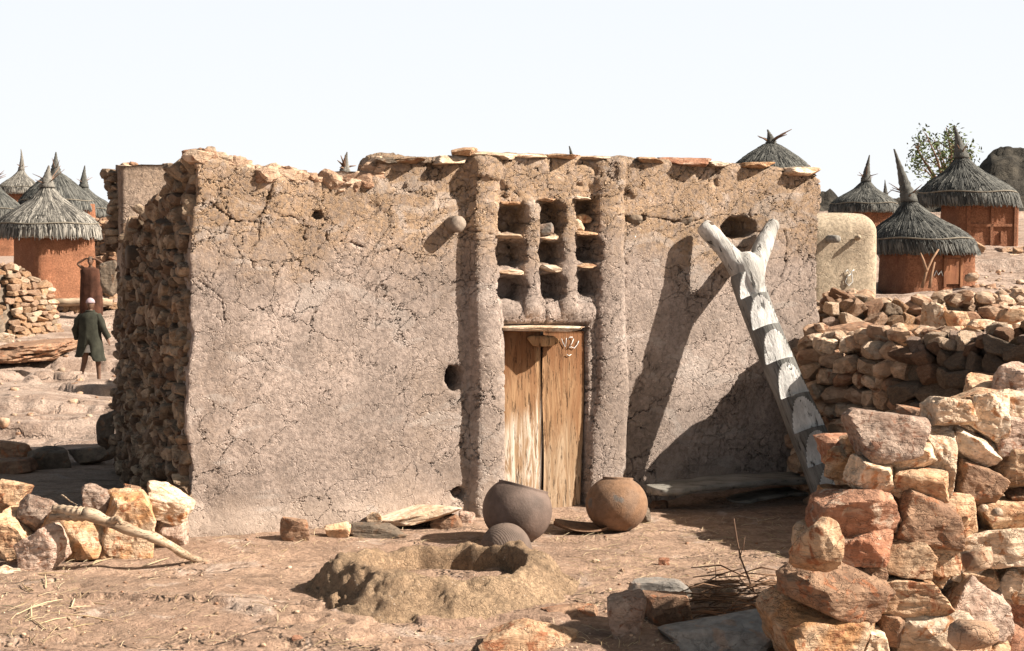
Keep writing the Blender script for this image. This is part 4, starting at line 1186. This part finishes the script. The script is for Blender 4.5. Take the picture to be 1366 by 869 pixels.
pot('clay_pot', 'round reddish brown clay pot standing right of the door', 823, 713, 84, .90, M['pot2'], R(3), R(-9), R(62), 4)
def bowl():
    q = g_at(675, 738); r = 36 * q[1] / F_PX; prof = [(r * math.cos(a) ** .9 + .001, r * 1.15 * math.sin(a)) for a in np.linspace(0, math.pi / 2, 30)]
    inn = [(max(.001, (r - .015) * math.cos(a)), (r * 1.15 - .015) * math.sin(a)) for a in np.linspace(math.pi / 2, 0, 20)]
    V, F = lathe(prof + inn)
    V = V @ rotm('Y', -.1).T
    tag(mk('clay_bowl', V + q + [0, .02, -.01], F, M['potr'], origin=q), 'small ribbed clay bowl turned upside down in front of the dark pot', 'bowl')
bowl()
# curved potsherd by the threshold
def sherd():
    q = g_at(776, 711); V = []
    na, nb = 40, 14; w_ = 38 * q[1] / F_PX
    for s_ in (0, 1):
        for j in range(nb):
            for i in range(na):
                u_ = i / (na - 1) * 2 - 1; v_ = j / (nb - 1) * 2 - 1
                V.append([u_ * w_, v_ * .16 * math.sqrt(max(0, 1 - u_ * u_ * .96)), .03 * u_ * u_ + .03 * v_ * v_ + (.016 if s_ else 0) - .02 * u_])
    V = np.array(V); n0 = na * nb
    F = [tuple(f) for f in grid_faces(nb, na)] + [tuple(f)[::-1] for f in grid_faces(nb, na, n0)]
    per = [i for i in range(na)] + [j * na + na - 1 for j in range(1, nb)] + [(nb - 1) * na + i for i in range(na - 2, -1, -1)] + [j * na for j in range(nb - 2, 0, -1)]
    F += [(per[k], per[(k + 1) % len(per)], per[(k + 1) % len(per)] + n0, per[k] + n0) for k in range(len(per))]
    V[:, 2] -= V[:, 2].min() - .01
    tag(mk('potsherd', V + q, F, M['pot2']), 'thin curved potsherd lying between the two round pots', 'potsherd')
sherd()
ground_rock('rock', 'small stone tucked behind the reddish brown pot', 'rock', (846, 672, 868, 702), 'dark')

# ------------------------------------------------------------------ notched forked post leaning on the wall
def ladder():
    foot = at(1122, 668, 12.05); foot[2] = .02
    fk = onwall(990, 345, .34)
    d = fk - foot; Ln = np.linalg.norm(d); d /= Ln
    toc = np.array([.22, -.95, .0]); side = np.cross(d, toc); side /= np.linalg.norm(side); fr = np.cross(side, d)   # fr points out towards the viewer
    if np.dot(fr, toc) < 0: fr = -fr
    up_ = fr * .78 + np.cross(d, fr) * 0
    vdir = fr
    T = thing('notched_ladder', 'forked grey log ladder with notched steps leaning on the house', 'ladder', foot.tolist())
    n = 64; m_ = 420; V = []; mi = []
    marks = [(357, 390), (393, 432), (440, 478), (484, 525), (530, 571), (576, 617), (622, 662)]
    def s_of(py):   # parameter along axis whose projection has this y
        lo, hi = 0., 1.1
        for _ in range(30):
            mid = (lo + hi) / 2
            yy = project(foot + d * Ln * mid + fr * .12)[1]
            if yy > py: lo = mid
            else: hi = mid
        return (lo + hi) / 2
    cuts = [(s_of(b), s_of(a)) for a, b in marks]     # (low end, top end)
    ang = np.arange(n) / n * 2 * np.pi
    # notches turn slightly towards the sunny side
    cdir = 1.05 * fr + .0 * side
    for i in range(m_):
        s = i / (m_ - 1) * .985
        r0 = (.168 - .034 * s) * (1 - .35 * max(0, (s - .93) / .055)) * (1 + .03 * math.sin(s * 9) + .02 * math.sin(s * 23))
        wob = side * (.02 * math.sin(s * 5) - .045 * math.sin(math.pi * min(1, s))) + fr * .015 * math.sin(s * 4)
        f = np.cos(ang) ; g_ = np.sin(ang)
        rr_ = r0 * (1 + .02 * fbm(P3(f * 2, g_ * 2, s * 6), 91, 3))
        F_ = f * rr_; G_ = g_ * rr_
        cut = np.zeros(n, bool)
        for lo, hi in cuts:
            if lo < s < hi:
                k = (hi - s) / (hi - lo)            # 0 top .. 1 ledge
                lim = r0 * (1.0 - .60 * min(1, k * 1.08) ** .85) + .0025 * fbm(P3(g_ * 2, np.full(n, s * 14)), 93, 2)
                m = F_ > lim
                F_ = np.where(m, lim + .004 * np.cos(g_ * 3), F_); cut |= m
        P = foot + d * Ln * s + wob + np.outer(F_, fr) + np.outer(G_, side)
        V.append(P); mi.append(cut)
    V = np.concatenate(V); cutm = np.array(mi)
    F = []; FM = []
    for i in range(m_ - 1):
        for j in range(n):
            j2 = (j + 1) % n
            F.append((i * n + j, i * n + j2, (i + 1) * n + j2, (i + 1) * n + j))
            FM.append(1 if (cutm[i, j] and cutm[i + 1, j] and cutm[i, j2]) else 0)
    F.append(tuple(range(n))[::-1]); FM.append(0); F.append(tuple((m_ - 1) * n + j for j in range(n))); FM.append(0)
    mk('trunk', V, F, [M['logL'], M['cutL']], T, origin=foot, mi=FM)
    tp = foot + d * Ln * 1.0
    g = MB(); ends = []
    g.tube([tp - d * .42, tp - d * .25, tp - d * .08, tp + d * .03], [.06, .128, .150, .10], 28)
    for (x, y, p, ra, rb) in ((936, 300, .13, .114, .074), (1033, 297, .13, .104, .068)):
        e = onwall(x, y, p); mid = tp * .55 + e * .45 + np.array([0, 0, -.05]) + NV * .05
        k = np.linspace(0, 1, 26)[:, None]; A = tp - d * .26
        pts = (1 - k) ** 2 * A + 2 * k * (1 - k) * mid + k ** 2 * e
        kk = k[:, 0]
        rad = (ra * (1 - kk) + rb * kk) * (1 + .07 * np.sin(kk * 9 + x)); rad[-2:] *= (1.0, .8)
        g.tube(pts, rad, 26, wob=.05); ends.append(e)
    fa = g.build('fork', M['forkL'], T)
    rm = fa.modifiers.new('remesh', 'REMESH'); rm.mode = 'VOXEL'; rm.voxel_size = .012; rm.use_smooth_shade = True
    sm = fa.modifiers.new('smooth', 'SMOOTH'); sm.iterations = 14; sm.factor = .6
    dg = bpy.context.evaluated_depsgraph_get(); nm2 = bpy.data.meshes.new_from_object(fa.evaluated_get(dg)); fa.modifiers.clear(); fa.data = nm2
    e = ends[0]
    V, F2 = rockV((.05, .03, .04), 3, 3, .05, .7, 5)
    mk('knot_hole', V @ np.stack([U, -NV, [0, 0, 1]]) + e + NV * .075 + U * .03 + np.array([0, 0, -.01]), F2, M['void'], fa)  # solid dark lump, its colour stands for the shade inside the arm's hollow end
t_ = wood_mat  # noqa
def axis_wood(name, c1, c2, bump=.01):
    """grain follows the leaning log"""
    t = NT(name); foot = at(1122, 668, 12.05); foot[2] = .02; fk = onwall(990, 345, .34); d = Vector((fk - foot).tolist()).normalized()
    q = d.rotation_difference(Vector((0, 0, 1))).to_euler()
    o = t.n('ShaderNodeTexCoord', 'Object')
    mp = t.n('ShaderNodeMapping', 0, None, Vector=o, Rotation=tuple(q))
    c = t.n('ShaderNodeVectorMath', 0, {'operation': 'MULTIPLY'}, _0=mp, _1=(1, 1, .1))
    f = t.noise(c, 12, 8, .65, .8); f2 = t.noise(c, 55, 4, .7); cr = t.noise(c, 22, 3, .6, .5)
    col = t.mix(t.ramp(f, .35, .65), c1, c2); col = t.mix(t.ramp(f2, .55, .7, 0, .5), col, tuple(a * .35 for a in c1))
    col = t.mix(t.ramp(cr, .62, .66, 0, .85), col, (.05, .045, .04)); col = t.vary(col, o, 4, .75, 1.2); t.color(col)
    t.normal(t.bump(t.math('ADD', t.math('ADD', f, t.math('MULTIPLY', f2, .5)), t.math('MULTIPLY', t.ramp(cr, .6, .66), -1.2)), bump)); t.b.inputs['Roughness'].default_value = .8
    return t.m
M['logL'] = axis_wood('weathered_log_grey', (.11, .105, .096), (.22, .21, .195), .02)
M['cutL'] = axis_wood('bleached_step', (.50, .475, .45), (.70, .675, .645), .014)
M['forkL'] = axis_wood('weathered_fork', (.33, .31, .285), (.56, .53, .495), .018)
ladder()
# log bench and boards along the wall
def plank(label, a, b, ya, yb, thick, w_, name='wooden_plank', cat='plank', wobs=.012):
    A = np.array(a, float); Bq = np.array(b, float); d = Bq - A; k = np.linspace(0, 1, 60); n = 16; V = []
    X = d / np.linalg.norm(d); Yd = np.cross([0, 0, 1.0], X); Yd /= np.linalg.norm(Yd); Zd = np.cross(X, Yd)
    for t in k:
        c = A + d * t + Zd * (.03 * math.sin(t * 3.1)); e = min(1, .35 + t * 9 + .2 * math.sin(t * 60), .5 + (1 - t) * 12)
        for j in range(n):
            an = j / n * 2 * math.pi; cx_ = np.sign(math.cos(an)) * abs(math.cos(an)) ** .4; sx = np.sign(math.sin(an)) * abs(math.sin(an)) ** .5
            V.append(c + Yd * cx_ * w_ / 2 * e * (1 + .08 * math.sin(t * 17)) + Zd * sx * thick / 2 * (1 + wobs * 8 * math.sin(t * 31 + j)))
    F = [(i * n + j, i * n + (j + 1) % n, (i + 1) * n + (j + 1) % n, (i + 1) * n + j) for i in range(59) for j in range(n)] + [tuple(range(n))[::-1], tuple(59 * n + j for j in range(n))]
    return tag(mk(name, V, F, M['plank']), label, cat)
pA = onwall(868, 655, .42); pB = onwall(1090, 638, .42)
plank('long split plank forming a low bench along the wall under the ladder', pA, pB, 0, 0, .07, .42)
plank('shorter board lying in shade beneath the long bench plank', onwall(975, 670, .35), onwall(1080, 656, .35), 0, 0, .05, .3)
for i, (a, b, c, d, lab) in enumerate([(928, 676, 972, 700, 'rounded stone under the bench, left of the other support stone'), (972, 676, 1008, 702, 'second support stone under the middle of the bench'), (1040, 665, 1085, 700, 'shaded stone under the right end of the bench'), (868, 668, 892, 690, 'small stone under the splintered left end of the bench')]):
    rock('support_stone', a, b, c, d, yw((a + c) / 2, d, .36), 'brown' if i else 'tan', None, lab, 'stone', deep=.9)
# dead branch across the left boulders
g = MB()
def br(P, r0, r1, n=10):
    P = np.array([at(x, y, Y) for x, y, Y in P]); k = np.linspace(0, 1, 26); kk = np.linspace(0, 1, len(P))
    pts = np.stack([np.interp(k, kk, P[:, i]) for i in range(3)], -1)
    pts = pts + fbm(pts * 4, 7, 3)[:, None] * .012 * np.array([0, .5, 1])
    for _ in range(2): pts[1:-1] = (pts[:-2] + pts[2:] + 2 * pts[1:-1]) / 4
    g.tube(pts, np.linspace(r0, r1, 26) * (1 + .12 * np.sin(k * 31)), n, wob=.12)
br([(112, 684, 10.12), (150, 700, 10.1), (185, 712, 10.12), (215, 720, 10.15), (245, 740, 10.3), (262, 746, 10.42), (278, 748, 10.45)], .046, .022)
br([(72, 680, 10.22), (95, 681, 10.15), (112, 684, 10.12)], .03, .044)
br([(68, 690, 10.22), (92, 689, 10.16), (116, 688, 10.12)], .024, .04)
br([(145, 697, 10.1), (158, 694, 10.05), (162, 700, 10.02)], .03, .012)
tag(g.build('dead_branch', M['branch']), 'pale forked dead branch lying across the left boulder heap', 'branch')
g = MB(); br([(82, 662, 10.7), (92, 668, 10.6), (103, 674, 10.5)], .006, .003, 5); tag(g.build('twig', M['branch']), 'thin pale twig sticking up beside the pink peaked boulder', 'twig')
# brushwood and the bare seedling
g = MB(); gg = np.random.default_rng(4)
for k in range(75):
    x = gg.uniform(925, 1050); y = gg.uniform(775, 832); q = g_at(x, y); a = gg.normal() * .35 + .25; l = gg.uniform(.12, .42); h = gg.uniform(.005, .09)
    dv = np.array([math.cos(a), math.sin(a) * .8, gg.normal() * .08]) * l
    bend = gg.normal(size=3) * .02
    g.tube([q + [0, 0, h] - dv / 2, q + [0, 0, h + .015] + bend, q + [0, 0, h] + dv / 2], [.004, .006, .003], 5)
tag(g.build('brushwood', M['twig2']), 'tangle of dry brown twigs beside the foot of the foreground wall', 'brushwood')
g = MB()
Q = g_at(1007, 790)
def tw(P, r0, r1):
    pts = [at(x, y, Q[1] + dy) for x, y, dy in P]; g.tube(pts, np.linspace(r0, r1, len(pts)), 6)
tw([(1007, 792, 0), (998, 770, 0), (988, 745, 0), (983, 720, 0), (980, 700, 0), (979, 692, 0)], .008, .004)
tw([(1003, 788, 0), (992, 778, .02), (984, 768, .03)], .005, .003); tw([(986, 745, 0), (992, 728, -.02), (994, 716, -.02)], .004, .002)
tw([(1007, 792, 0), (1030, 792, -.05), (1060, 788, -.1)], .008, .004); tw([(955, 790, 0), (955, 765, 0), (953, 748, 0)], .004, .002)
tag(g.build('bare_seedling', M['twig']), 'thin leafless seedling standing up from the brushwood', 'seedling')

# ------------------------------------------------------------------ straw, grit and pebbles
def scatter_straw(name, label, regions, n, seed, lmin=.03, lmax=.16, mat='straw', r=.0022):
    g = MB(); q_ = np.random.default_rng(seed); tot = sum(w for *_, w in regions)
    for (x0, y0, x1, y1, w) in regions:
        for k in range(int(n * w / tot)):
            x = q_.uniform(x0, x1); y = q_.uniform(y0, y1)
            if 405 < x < 772 and 728 < y < 838: continue
            p = g_at(x, y); a = q_.uniform(0, math.pi); l = q_.uniform(lmin, lmax) * q_.random() ** .5
            e = p + np.array([math.cos(a), math.sin(a), 0]) * l; p[2] = gz(p[0], p[1]) + .006; e[2] = gz(e[0], e[1]) + .008 + q_.random() * .015
            m_ = (p + e) / 2 + [q_.normal() * .006, q_.normal() * .006, .006]
            g.tube([p, m_, e], [r, r * 1.1, r * .6], 3, cap=False)
    o = g.build(name, M[mat]); tag(o, label, 'litter', kind='stuff')
scatter_straw('straw_litter', 'loose pale straw and chaff strewn over the yard', [(730, 692, 1050, 775, 9), (0, 745, 110, 860, 3), (100, 745, 400, 869, 2), (400, 705, 640, 735, 2), (700, 770, 1010, 869, 5), (640, 725, 800, 760, 1), (230, 712, 420, 745, 1), (400, 835, 760, 869, 1.5)], 1150, 3, r=.0018)
scatter_straw('dead_stalks', 'long pale dry stalks lying in the left foreground', [(0, 760, 70, 850, 5), (60, 760, 220, 860, 2), (60, 736, 200, 758, 3)], 26, 9, .2, .5, r=.0045)
def pebbles():
    q_ = np.random.default_rng(8); pool = [rockV((1, 1, .7), 2, 6, .05, 1, 40 + k) for k in range(8)]; it = []
    for k in range(900):
        x = q_.uniform(-20, 1060); y = 715 + 160 * q_.random() ** .9
        if 400 < x < 780 and 725 < y < 842: continue
        p = g_at(x, y); p[2] = float(gz(p[0], p[1])); s = .004 + .016 * q_.random() ** 4
        v, f = pool[k % 8]; it.append((v * s + p + [0, 0, s * .3], f))
    for k in range(70):
        x = q_.uniform(-20, 160); y = q_.uniform(430, 580); p = g_at(x, y); s = .02 + .09 * q_.random() ** 3
        v, f = pool[k % 8]; it.append((v * s + p, f))
    for k in range(260):
        x = q_.uniform(1290, 1380); y = q_.uniform(344, 392); p = g_at(x, y); s = .03 + .12 * q_.random() ** 3
        v, f = pool[k % 8]; it.append((v * s + p, f))
    V, F = combine(it); tag(mk('pebbles', V, F, M['rubble']), 'scattered small pebbles and grit on the ground', 'pebbles', kind='stuff')
pebbles()
# bedrock ledge at the left behind the walking man
rock('rock_ledge', -30, 456, 92, 480, 32.5, 'brown', None, 'long brown rock ledge left of the walking man', 'rock ledge', roll=-.03, deep=-1.8, planes=12, sub=5, rough=.16)
ground_rock('rock', 'pale stones row end at the left edge above the ledge', 'rock', (-6, 444, 22, 458), 'pale')

# ------------------------------------------------------------------ people
def skin(name, joints, edges, mat, parent=None, loc=(0, 0, 0), sub=2):
    me = bpy.data.meshes.new(name); me.from_pydata([j[:3] for j in joints], edges, []); me.materials.append(mat)
    o = bpy.data.objects.new(name, me); COL.objects.link(o); o.location = loc; o.parent = parent
    md = o.modifiers.new('skin', 'SKIN'); md.use_smooth_shade = True
    lay = me.skin_vertices[0] if len(me.skin_vertices) else None
    if lay is None:
        bm = bmesh.new(); bm.from_mesh(me); bm.verts.layers.skin.verify(); bm.to_mesh(me); bm.free(); lay = me.skin_vertices[0]
    for i, j in enumerate(joints):
        r_ = j[3]; lay.data[i].radius = (r_, r_) if not isinstance(r_, tuple) else r_; lay.data[i].use_root = (i == 0)
    s = o.modifiers.new('subsurf', 'SUBSURF'); s.levels = sub; s.render_levels = sub
    dg = bpy.context.evaluated_depsgraph_get(); ev = o.evaluated_get(dg)
    nm = bpy.data.meshes.new_from_object(ev); o.modifiers.clear(); o.data = nm
    nm.polygons.foreach_set('use_smooth', [True] * len(nm.polygons))
    return o
def loft(rows, n=40, fold=.0, nf=9, ph=0., drape=None):
    V = []
    for k, (cx_, cy_, z, a, b) in enumerate(rows):
        t = np.arange(n) / n * 2 * np.pi; q = k / (len(rows) - 1)
        f = 1 + fold * q * np.sin(t * nf + ph + q * .6) + fold * .5 * q * np.sin(t * (nf * 2 - 3) + 1.2 * q)
        V.append(np.stack([cx_ + a * f * np.cos(t), cy_ + b * f * np.sin(t), np.full(n, z)], -1))
    F = [(i * n + j, i * n + (j + 1) % n, (i + 1) * n + (j + 1) % n, (i + 1) * n + j) for i in range(len(rows) - 1) for j in range(n)]
    return np.concatenate(V), F
def head_pts(V0, c):
    return V0
def head_mesh(c, yaw):
    """ovoid head with brow, nose, lips, chin and ears; faces -y before yaw"""
    D, F = ico(4); V = D * np.array([.075, .095, .118])
    x, y, z = D[:, 0], D[:, 1], D[:, 2]
    fr = np.clip(-y, 0, 1)
    V[:, 0] *= 1 - .22 * np.clip(-z, 0, 1); V[:, 1] += .012 * z * 0
    V[:, 1] -= .022 * np.exp(-((x / .16) ** 2 + ((z + .12) / .2) ** 2)) * (fr > .3)
    V[:, 1] -= .008 * np.exp(-((x / .3) ** 2 + ((z + .48) / .09) ** 2)) * (fr > .3)
    for s in (-1, 1):
        V[:, 1] += .012 * np.exp(-(((x - s * .38) / .17) ** 2 + ((z - .08) / .12) ** 2)) * (fr > .3)
        ear = np.exp(-((y / .16) ** 2 + ((z + .02) / .22) ** 2)) * (s * x > .5); V[:, 0] += s * .016 * ear
    return V @ rotm('Z', yaw).T + c, F
def hand(joints, edges, wrist, idx, fdir, side, curl):
    """palm and five fingers added to a skinned skeleton"""
    f = np.array(fdir, float); f /= np.linalg.norm(f); s = np.array(side, float); s -= f * np.dot(s, f); s /= np.linalg.norm(s); cu = np.array(curl, float)
    pm = np.array(wrist) + f * .05; joints.append((*pm, .026)); ip = len(joints) - 1; edges.append((idx, ip))
    for k, (o_, l) in enumerate([(-.028, .06), (-.010, .075), (.009, .07), (.027, .055)]):
        a = pm + f * .04 + s * o_; b = a + f * l * .5 + cu * .008; c = a + f * l * .85 + cu * .03
        for j, (p, r_) in enumerate([(a, .0095), (b, .0085), (c, .007)]):
            joints.append((*p, r_)); edges.append((ip if j == 0 else len(joints) - 2, len(joints) - 1))
    a = pm - s * .035 - f * .01; b = a - s * .02 + f * .03
    joints.append((*a, .011)); edges.append((ip, len(joints) - 1)); joints.append((*b, .009)); edges.append((len(joints) - 2, len(joints) - 1))
def merge_head(o, c, yaw):
    V, F = head_mesh(np.array(c), yaw); me = o.data; n = len(me.vertices)
    a = np.zeros(n * 3, np.float32); me.vertices.foreach_get('co', a); fs = [tuple(p.vertices) for p in me.polygons]
    nm = mesh(np.concatenate([a.reshape(-1, 3), V]), fs + [tuple(int(i) + n for i in f) for f in F], me.materials[0]); o.data = nm
    rm = o.modifiers.new('remesh', 'REMESH'); rm.mode = 'VOXEL'; rm.voxel_size = .009; rm.use_smooth_shade = True
    dg = bpy.context.evaluated_depsgraph_get(); nm2 = bpy.data.meshes.new_from_object(o.evaluated_get(dg)); o.modifiers.clear(); o.data = nm2
def walker():
    foot = g_at(117, 507); foot = at(121, 507, 30.0); foot[2] = gz(foot[0], foot[1], True); 
    T = thing('person', 'man in a long dark green coat and pale cap walking away', 'person', foot.tolist())
    J = [(0, 0, .93, .13), (0, .01, 1.15, .125), (0, .03, 1.36, .135), (0, .04, 1.50, .06), (0, .05, 1.58, .055),
         (-.18, .03, 1.42, .065), (-.27, .0, 1.15, .045), (-.26, .05, .93, .034),
         (.18, .03, 1.42, .065), (.27, .0, 1.16, .045), (.36, .06, .93, .034),
         (-.09, 0, .86, .095), (-.12, .0, .50, .065), (-.15, -.16, .13, .038), (-.15, -.14, .07, .045), (-.15, -.10, .03, .03), (-.15, -.03, .02, .02),
         (.09, 0, .86, .095), (.12, .12, .48, .065), (.14, .10, .09, .038), (.14, .09, .05, .046), (.15, .16, .035, .035), (.16, .25, .025, .022)]
    E = [(0, 1), (1, 2), (2, 3), (3, 4), (2, 5), (5, 6), (6, 7), (2, 8), (8, 9), (9, 10), (0, 11), (11, 12), (12, 13), (13, 14), (14, 15), (15, 16), (0, 17), (17, 18), (18, 19), (19, 20), (20, 21), (21, 22)]
    hand(J, E, (-.26, .05, .93), 7, (0.05, .2, -1), (0, 1, 0), (.3, 0, 0)); hand(J, E, (.36, .06, .93), 10, (.35, .2, -1), (0, 1, 0), (-.3, 0, 0))
    b = skin('body', J, E, M['skin'], T); merge_head(b, (0, .06, 1.66), math.pi)
    rows = [(0, .035, 1.53, .075, .075), (0, .03, 1.50, .12, .10), (0, .03, 1.46, .20, .13), (0, .02, 1.38, .235, .155), (0, .01, 1.2, .235, .165), (0, 0, 1.0, .24, .175), (0, 0, .8, .27, .20), (.0, 0, .6, .30, .23), (.0, 0, .55, .325, .25), (.0, 0, .53, .315, .24)]
    g = MB(); V, F = loft(rows, 48, .055, 7)
    # back vent: open the hem behind (towards -y) and lower the right tail
    t = np.arctan2(V[:, 1], V[:, 0]); low = 1 - sst(.48, .88, V[:, 2]); vent = np.exp(-((t + math.pi / 2 - .12) / .3) ** 2)
    V[:, 1] += vent * low * .12; V[:, 2] += vent * low * .34; V[:, 2] += -.06 * low * (V[:, 0] > .05) + .03 * low * (V[:, 0] < -.1)
    g.add(V, F)
    for P, r0 in (([(-.17, .03, 1.44), (-.27, -.01, 1.3), (-.315, -.02, 1.14), (-.29, .04, .93)], (.075, .08, .08, .075)), ([(.17, .03, 1.44), (.26, 0, 1.3), (.30, .0, 1.15), (.385, .06, .955)], (.075, .078, .072, .065))):
        g.tube(P, r0, 16, cap=False)
    col_ = MB(); k = np.linspace(0, 2 * np.pi, 25); col_.tube(np.stack([.085 * np.cos(k), .035 + .085 * np.sin(k), 1.525 + 0 * k], -1), .018, 8)
    coat = link('coat', mesh(np.concatenate(g.V), g.F, M['coat']), T); link('collar', mesh(np.concatenate(col_.V), col_.F, M['coat']), coat)
    V, F = loft([(0, .0, 1.0, .15, .13), (0, -.0, .8, .17, .15), (0, -.0, .66, .18, .16)], 30, .05); link('white_tunic', mesh(V, F, M['white']), T)
    D, F = ico(3); V = D * np.array([.092, .112, .105]); V = V[:, :]; V[:, 2] = np.where(V[:, 2] < -.0, V[:, 2] * .15, V[:, 2]); link('cap', mesh(V + [0, .055, 1.70], F, M['cap']), T)
    T.rotation_euler = (0, 0, R(-8))
    return T
walker()
def woman():
    foot = at(122, 418, 40.0); foot[2] = gz(foot[0], foot[1])
    T = thing('person', 'woman in a long brown robe with both hands raised to her head', 'person', foot.tolist())
    J = [(0, 0, .93, .13), (0, 0, 1.15, .11), (0, 0, 1.36, .12), (0, 0, 1.47, .05), (0, 0, 1.55, .05),
         (-.17, 0, 1.40, .055), (-.37, -.03, 1.56, .042), (-.14, -.02, 1.70, .032), (.17, 0, 1.40, .055), (.37, -.03, 1.56, .042), (.14, -.02, 1.70, .032),
         (-.09, 0, .86, .09), (-.09, 0, .48, .06), (-.09, .01, .08, .04), (-.09, -.10, .03, .03), (.09, 0, .86, .09), (.10, 0, .48, .06), (.10, .01, .08, .04), (.10, -.10, .03, .03)]
    E = [(0, 1), (1, 2), (2, 3), (3, 4), (2, 5), (5, 6), (6, 7), (2, 8), (8, 9), (9, 10), (0, 11), (11, 12), (12, 13), (13, 14), (0, 15), (15, 16), (16, 17), (17, 18)]
    hand(J, E, (-.14, -.02, 1.70), 7, (1, 0, .25), (0, 1, 0), (0, 0, .3)); hand(J, E, (.14, -.02, 1.70), 10, (-1, 0, .25), (0, 1, 0), (0, 0, .3))
    b = skin('body', J, E, M['skin'], T); merge_head(b, (0, -.02, 1.63), 0)
    D, F = ico(3); V = D * np.array([.085, .105, .10]); V[:, 2] = np.where(V[:, 2] < 0, V[:, 2] * .4, V[:, 2]); link('hair', mesh(V + [0, .01, 1.67], F, M['void']), T)
    V, F = loft([(0, 0, 1.46, .10, .08), (0, 0, 1.43, .24, .11), (0, 0, 1.38, .29, .13), (0, 0, 1.2, .28, .14), (0, 0, .8, .30, .16), (0, 0, .4, .31, .18), (0, 0, .12, .30, .18)], 44, .06, 8)
    link('robe', mesh(V, F, M['robe']), T)
    return T
woman()
SKY_STR, SUN_STR, EXPO, HAZE = .05, 5, 1.12, .47

# ------------------------------------------------------------------ light, sky, camera
w = bpy.data.worlds.new('World'); scene.world = w; w.use_nodes = True
nt = w.node_tree; nt.nodes.clear()
sky = nt.nodes.new('ShaderNodeTexSky'); sky.sky_type = 'NISHITA'; sky.sun_disc = False
el = math.asin(SUN[2]); sky.sun_elevation = el; sky.sun_rotation = math.atan2(SUN[0], SUN[1])
sky.altitude = 300; sky.air_density = 1.0; sky.dust_density = 3.0; sky.ozone_density = 1.0
bg = nt.nodes.new('ShaderNodeBackground'); bg.inputs['Strength'].default_value = SKY_STR
out = nt.nodes.new('ShaderNodeOutputWorld')

# thin bright haze low in the sky, the Nishita sky above it
tc = nt.nodes.new('ShaderNodeTexCoord'); sx = nt.nodes.new('ShaderNodeSeparateXYZ'); nt.links.new(tc.outputs['Generated'], sx.inputs[0])
mr = nt.nodes.new('ShaderNodeMapRange'); mr.interpolation_type = 'SMOOTHSTEP'; nt.links.new(sx.outputs[2], mr.inputs[0])
mr.inputs[1].default_value = .17; mr.inputs[2].default_value = .25
hz = nt.nodes.new('ShaderNodeMix'); hz.data_type = 'RGBA'
hg = nt.nodes.new('ShaderNodeMix'); hg.data_type = 'RGBA'; m2 = nt.nodes.new('ShaderNodeMapRange'); nt.links.new(sx.outputs[2], m2.inputs[0]); m2.inputs[1].default_value = 0; m2.inputs[2].default_value = .17
nt.links.new(m2.outputs[0], hg.inputs[0]); k_ = HAZE / SKY_STR
hg.inputs[6].default_value = (.97 * k_, .99 * k_, 1.0 * k_, 1); hg.inputs[7].default_value = (.90 * k_, .94 * k_, 1.0 * k_, 1)
tn = nt.nodes.new('ShaderNodeMix'); tn.data_type = 'RGBA'; tn.blend_type = 'MULTIPLY'; tn.inputs[0].default_value = 1; tn.inputs[7].default_value = (1.05, .92, .68, 1)
nt.links.new(sky.outputs[0], tn.inputs[6])
nt.links.new(mr.outputs[0], hz.inputs[0]); nt.links.new(hg.outputs[2], hz.inputs[6]); nt.links.new(tn.outputs[2], hz.inputs[7])
nt.links.new(hz.outputs[2], bg.inputs[0]); nt.links.new(bg.outputs[0], out.inputs[0])
sl = bpy.data.lights.new('sun', 'SUN'); sl.energy = SUN_STR; sl.angle = R(.55); sl.color = (1.0, .93, .82)
so = bpy.data.objects.new('sun', sl); COL.objects.link(so)
so.rotation_euler = Vector(SUN.tolist()).to_track_quat('Z', 'Y').to_euler(); so.location = (10, -5, 20)
cam = bpy.data.cameras.new('camera'); co = bpy.data.objects.new('camera', cam); COL.objects.link(co)
co.location = (0, 0, CAM_Z); co.rotation_euler = (math.pi / 2 - PITCH, 0, 0)
cam.sensor_width = 36; cam.lens = 36 * F_PX / 1366; cam.clip_end = 2000; cam.clip_start = .1
scene.camera = co
vs = scene.view_settings; vs.view_transform = 'Standard'; vs.look = 'None'; vs.gamma = 1; vs.exposure = EXPO; vs.use_curve_mapping = False
scene.cycles.max_bounces = 4; scene.cycles.diffuse_bounces = 1
scene.render.resolution_x = 1024; scene.render.resolution_y = 651
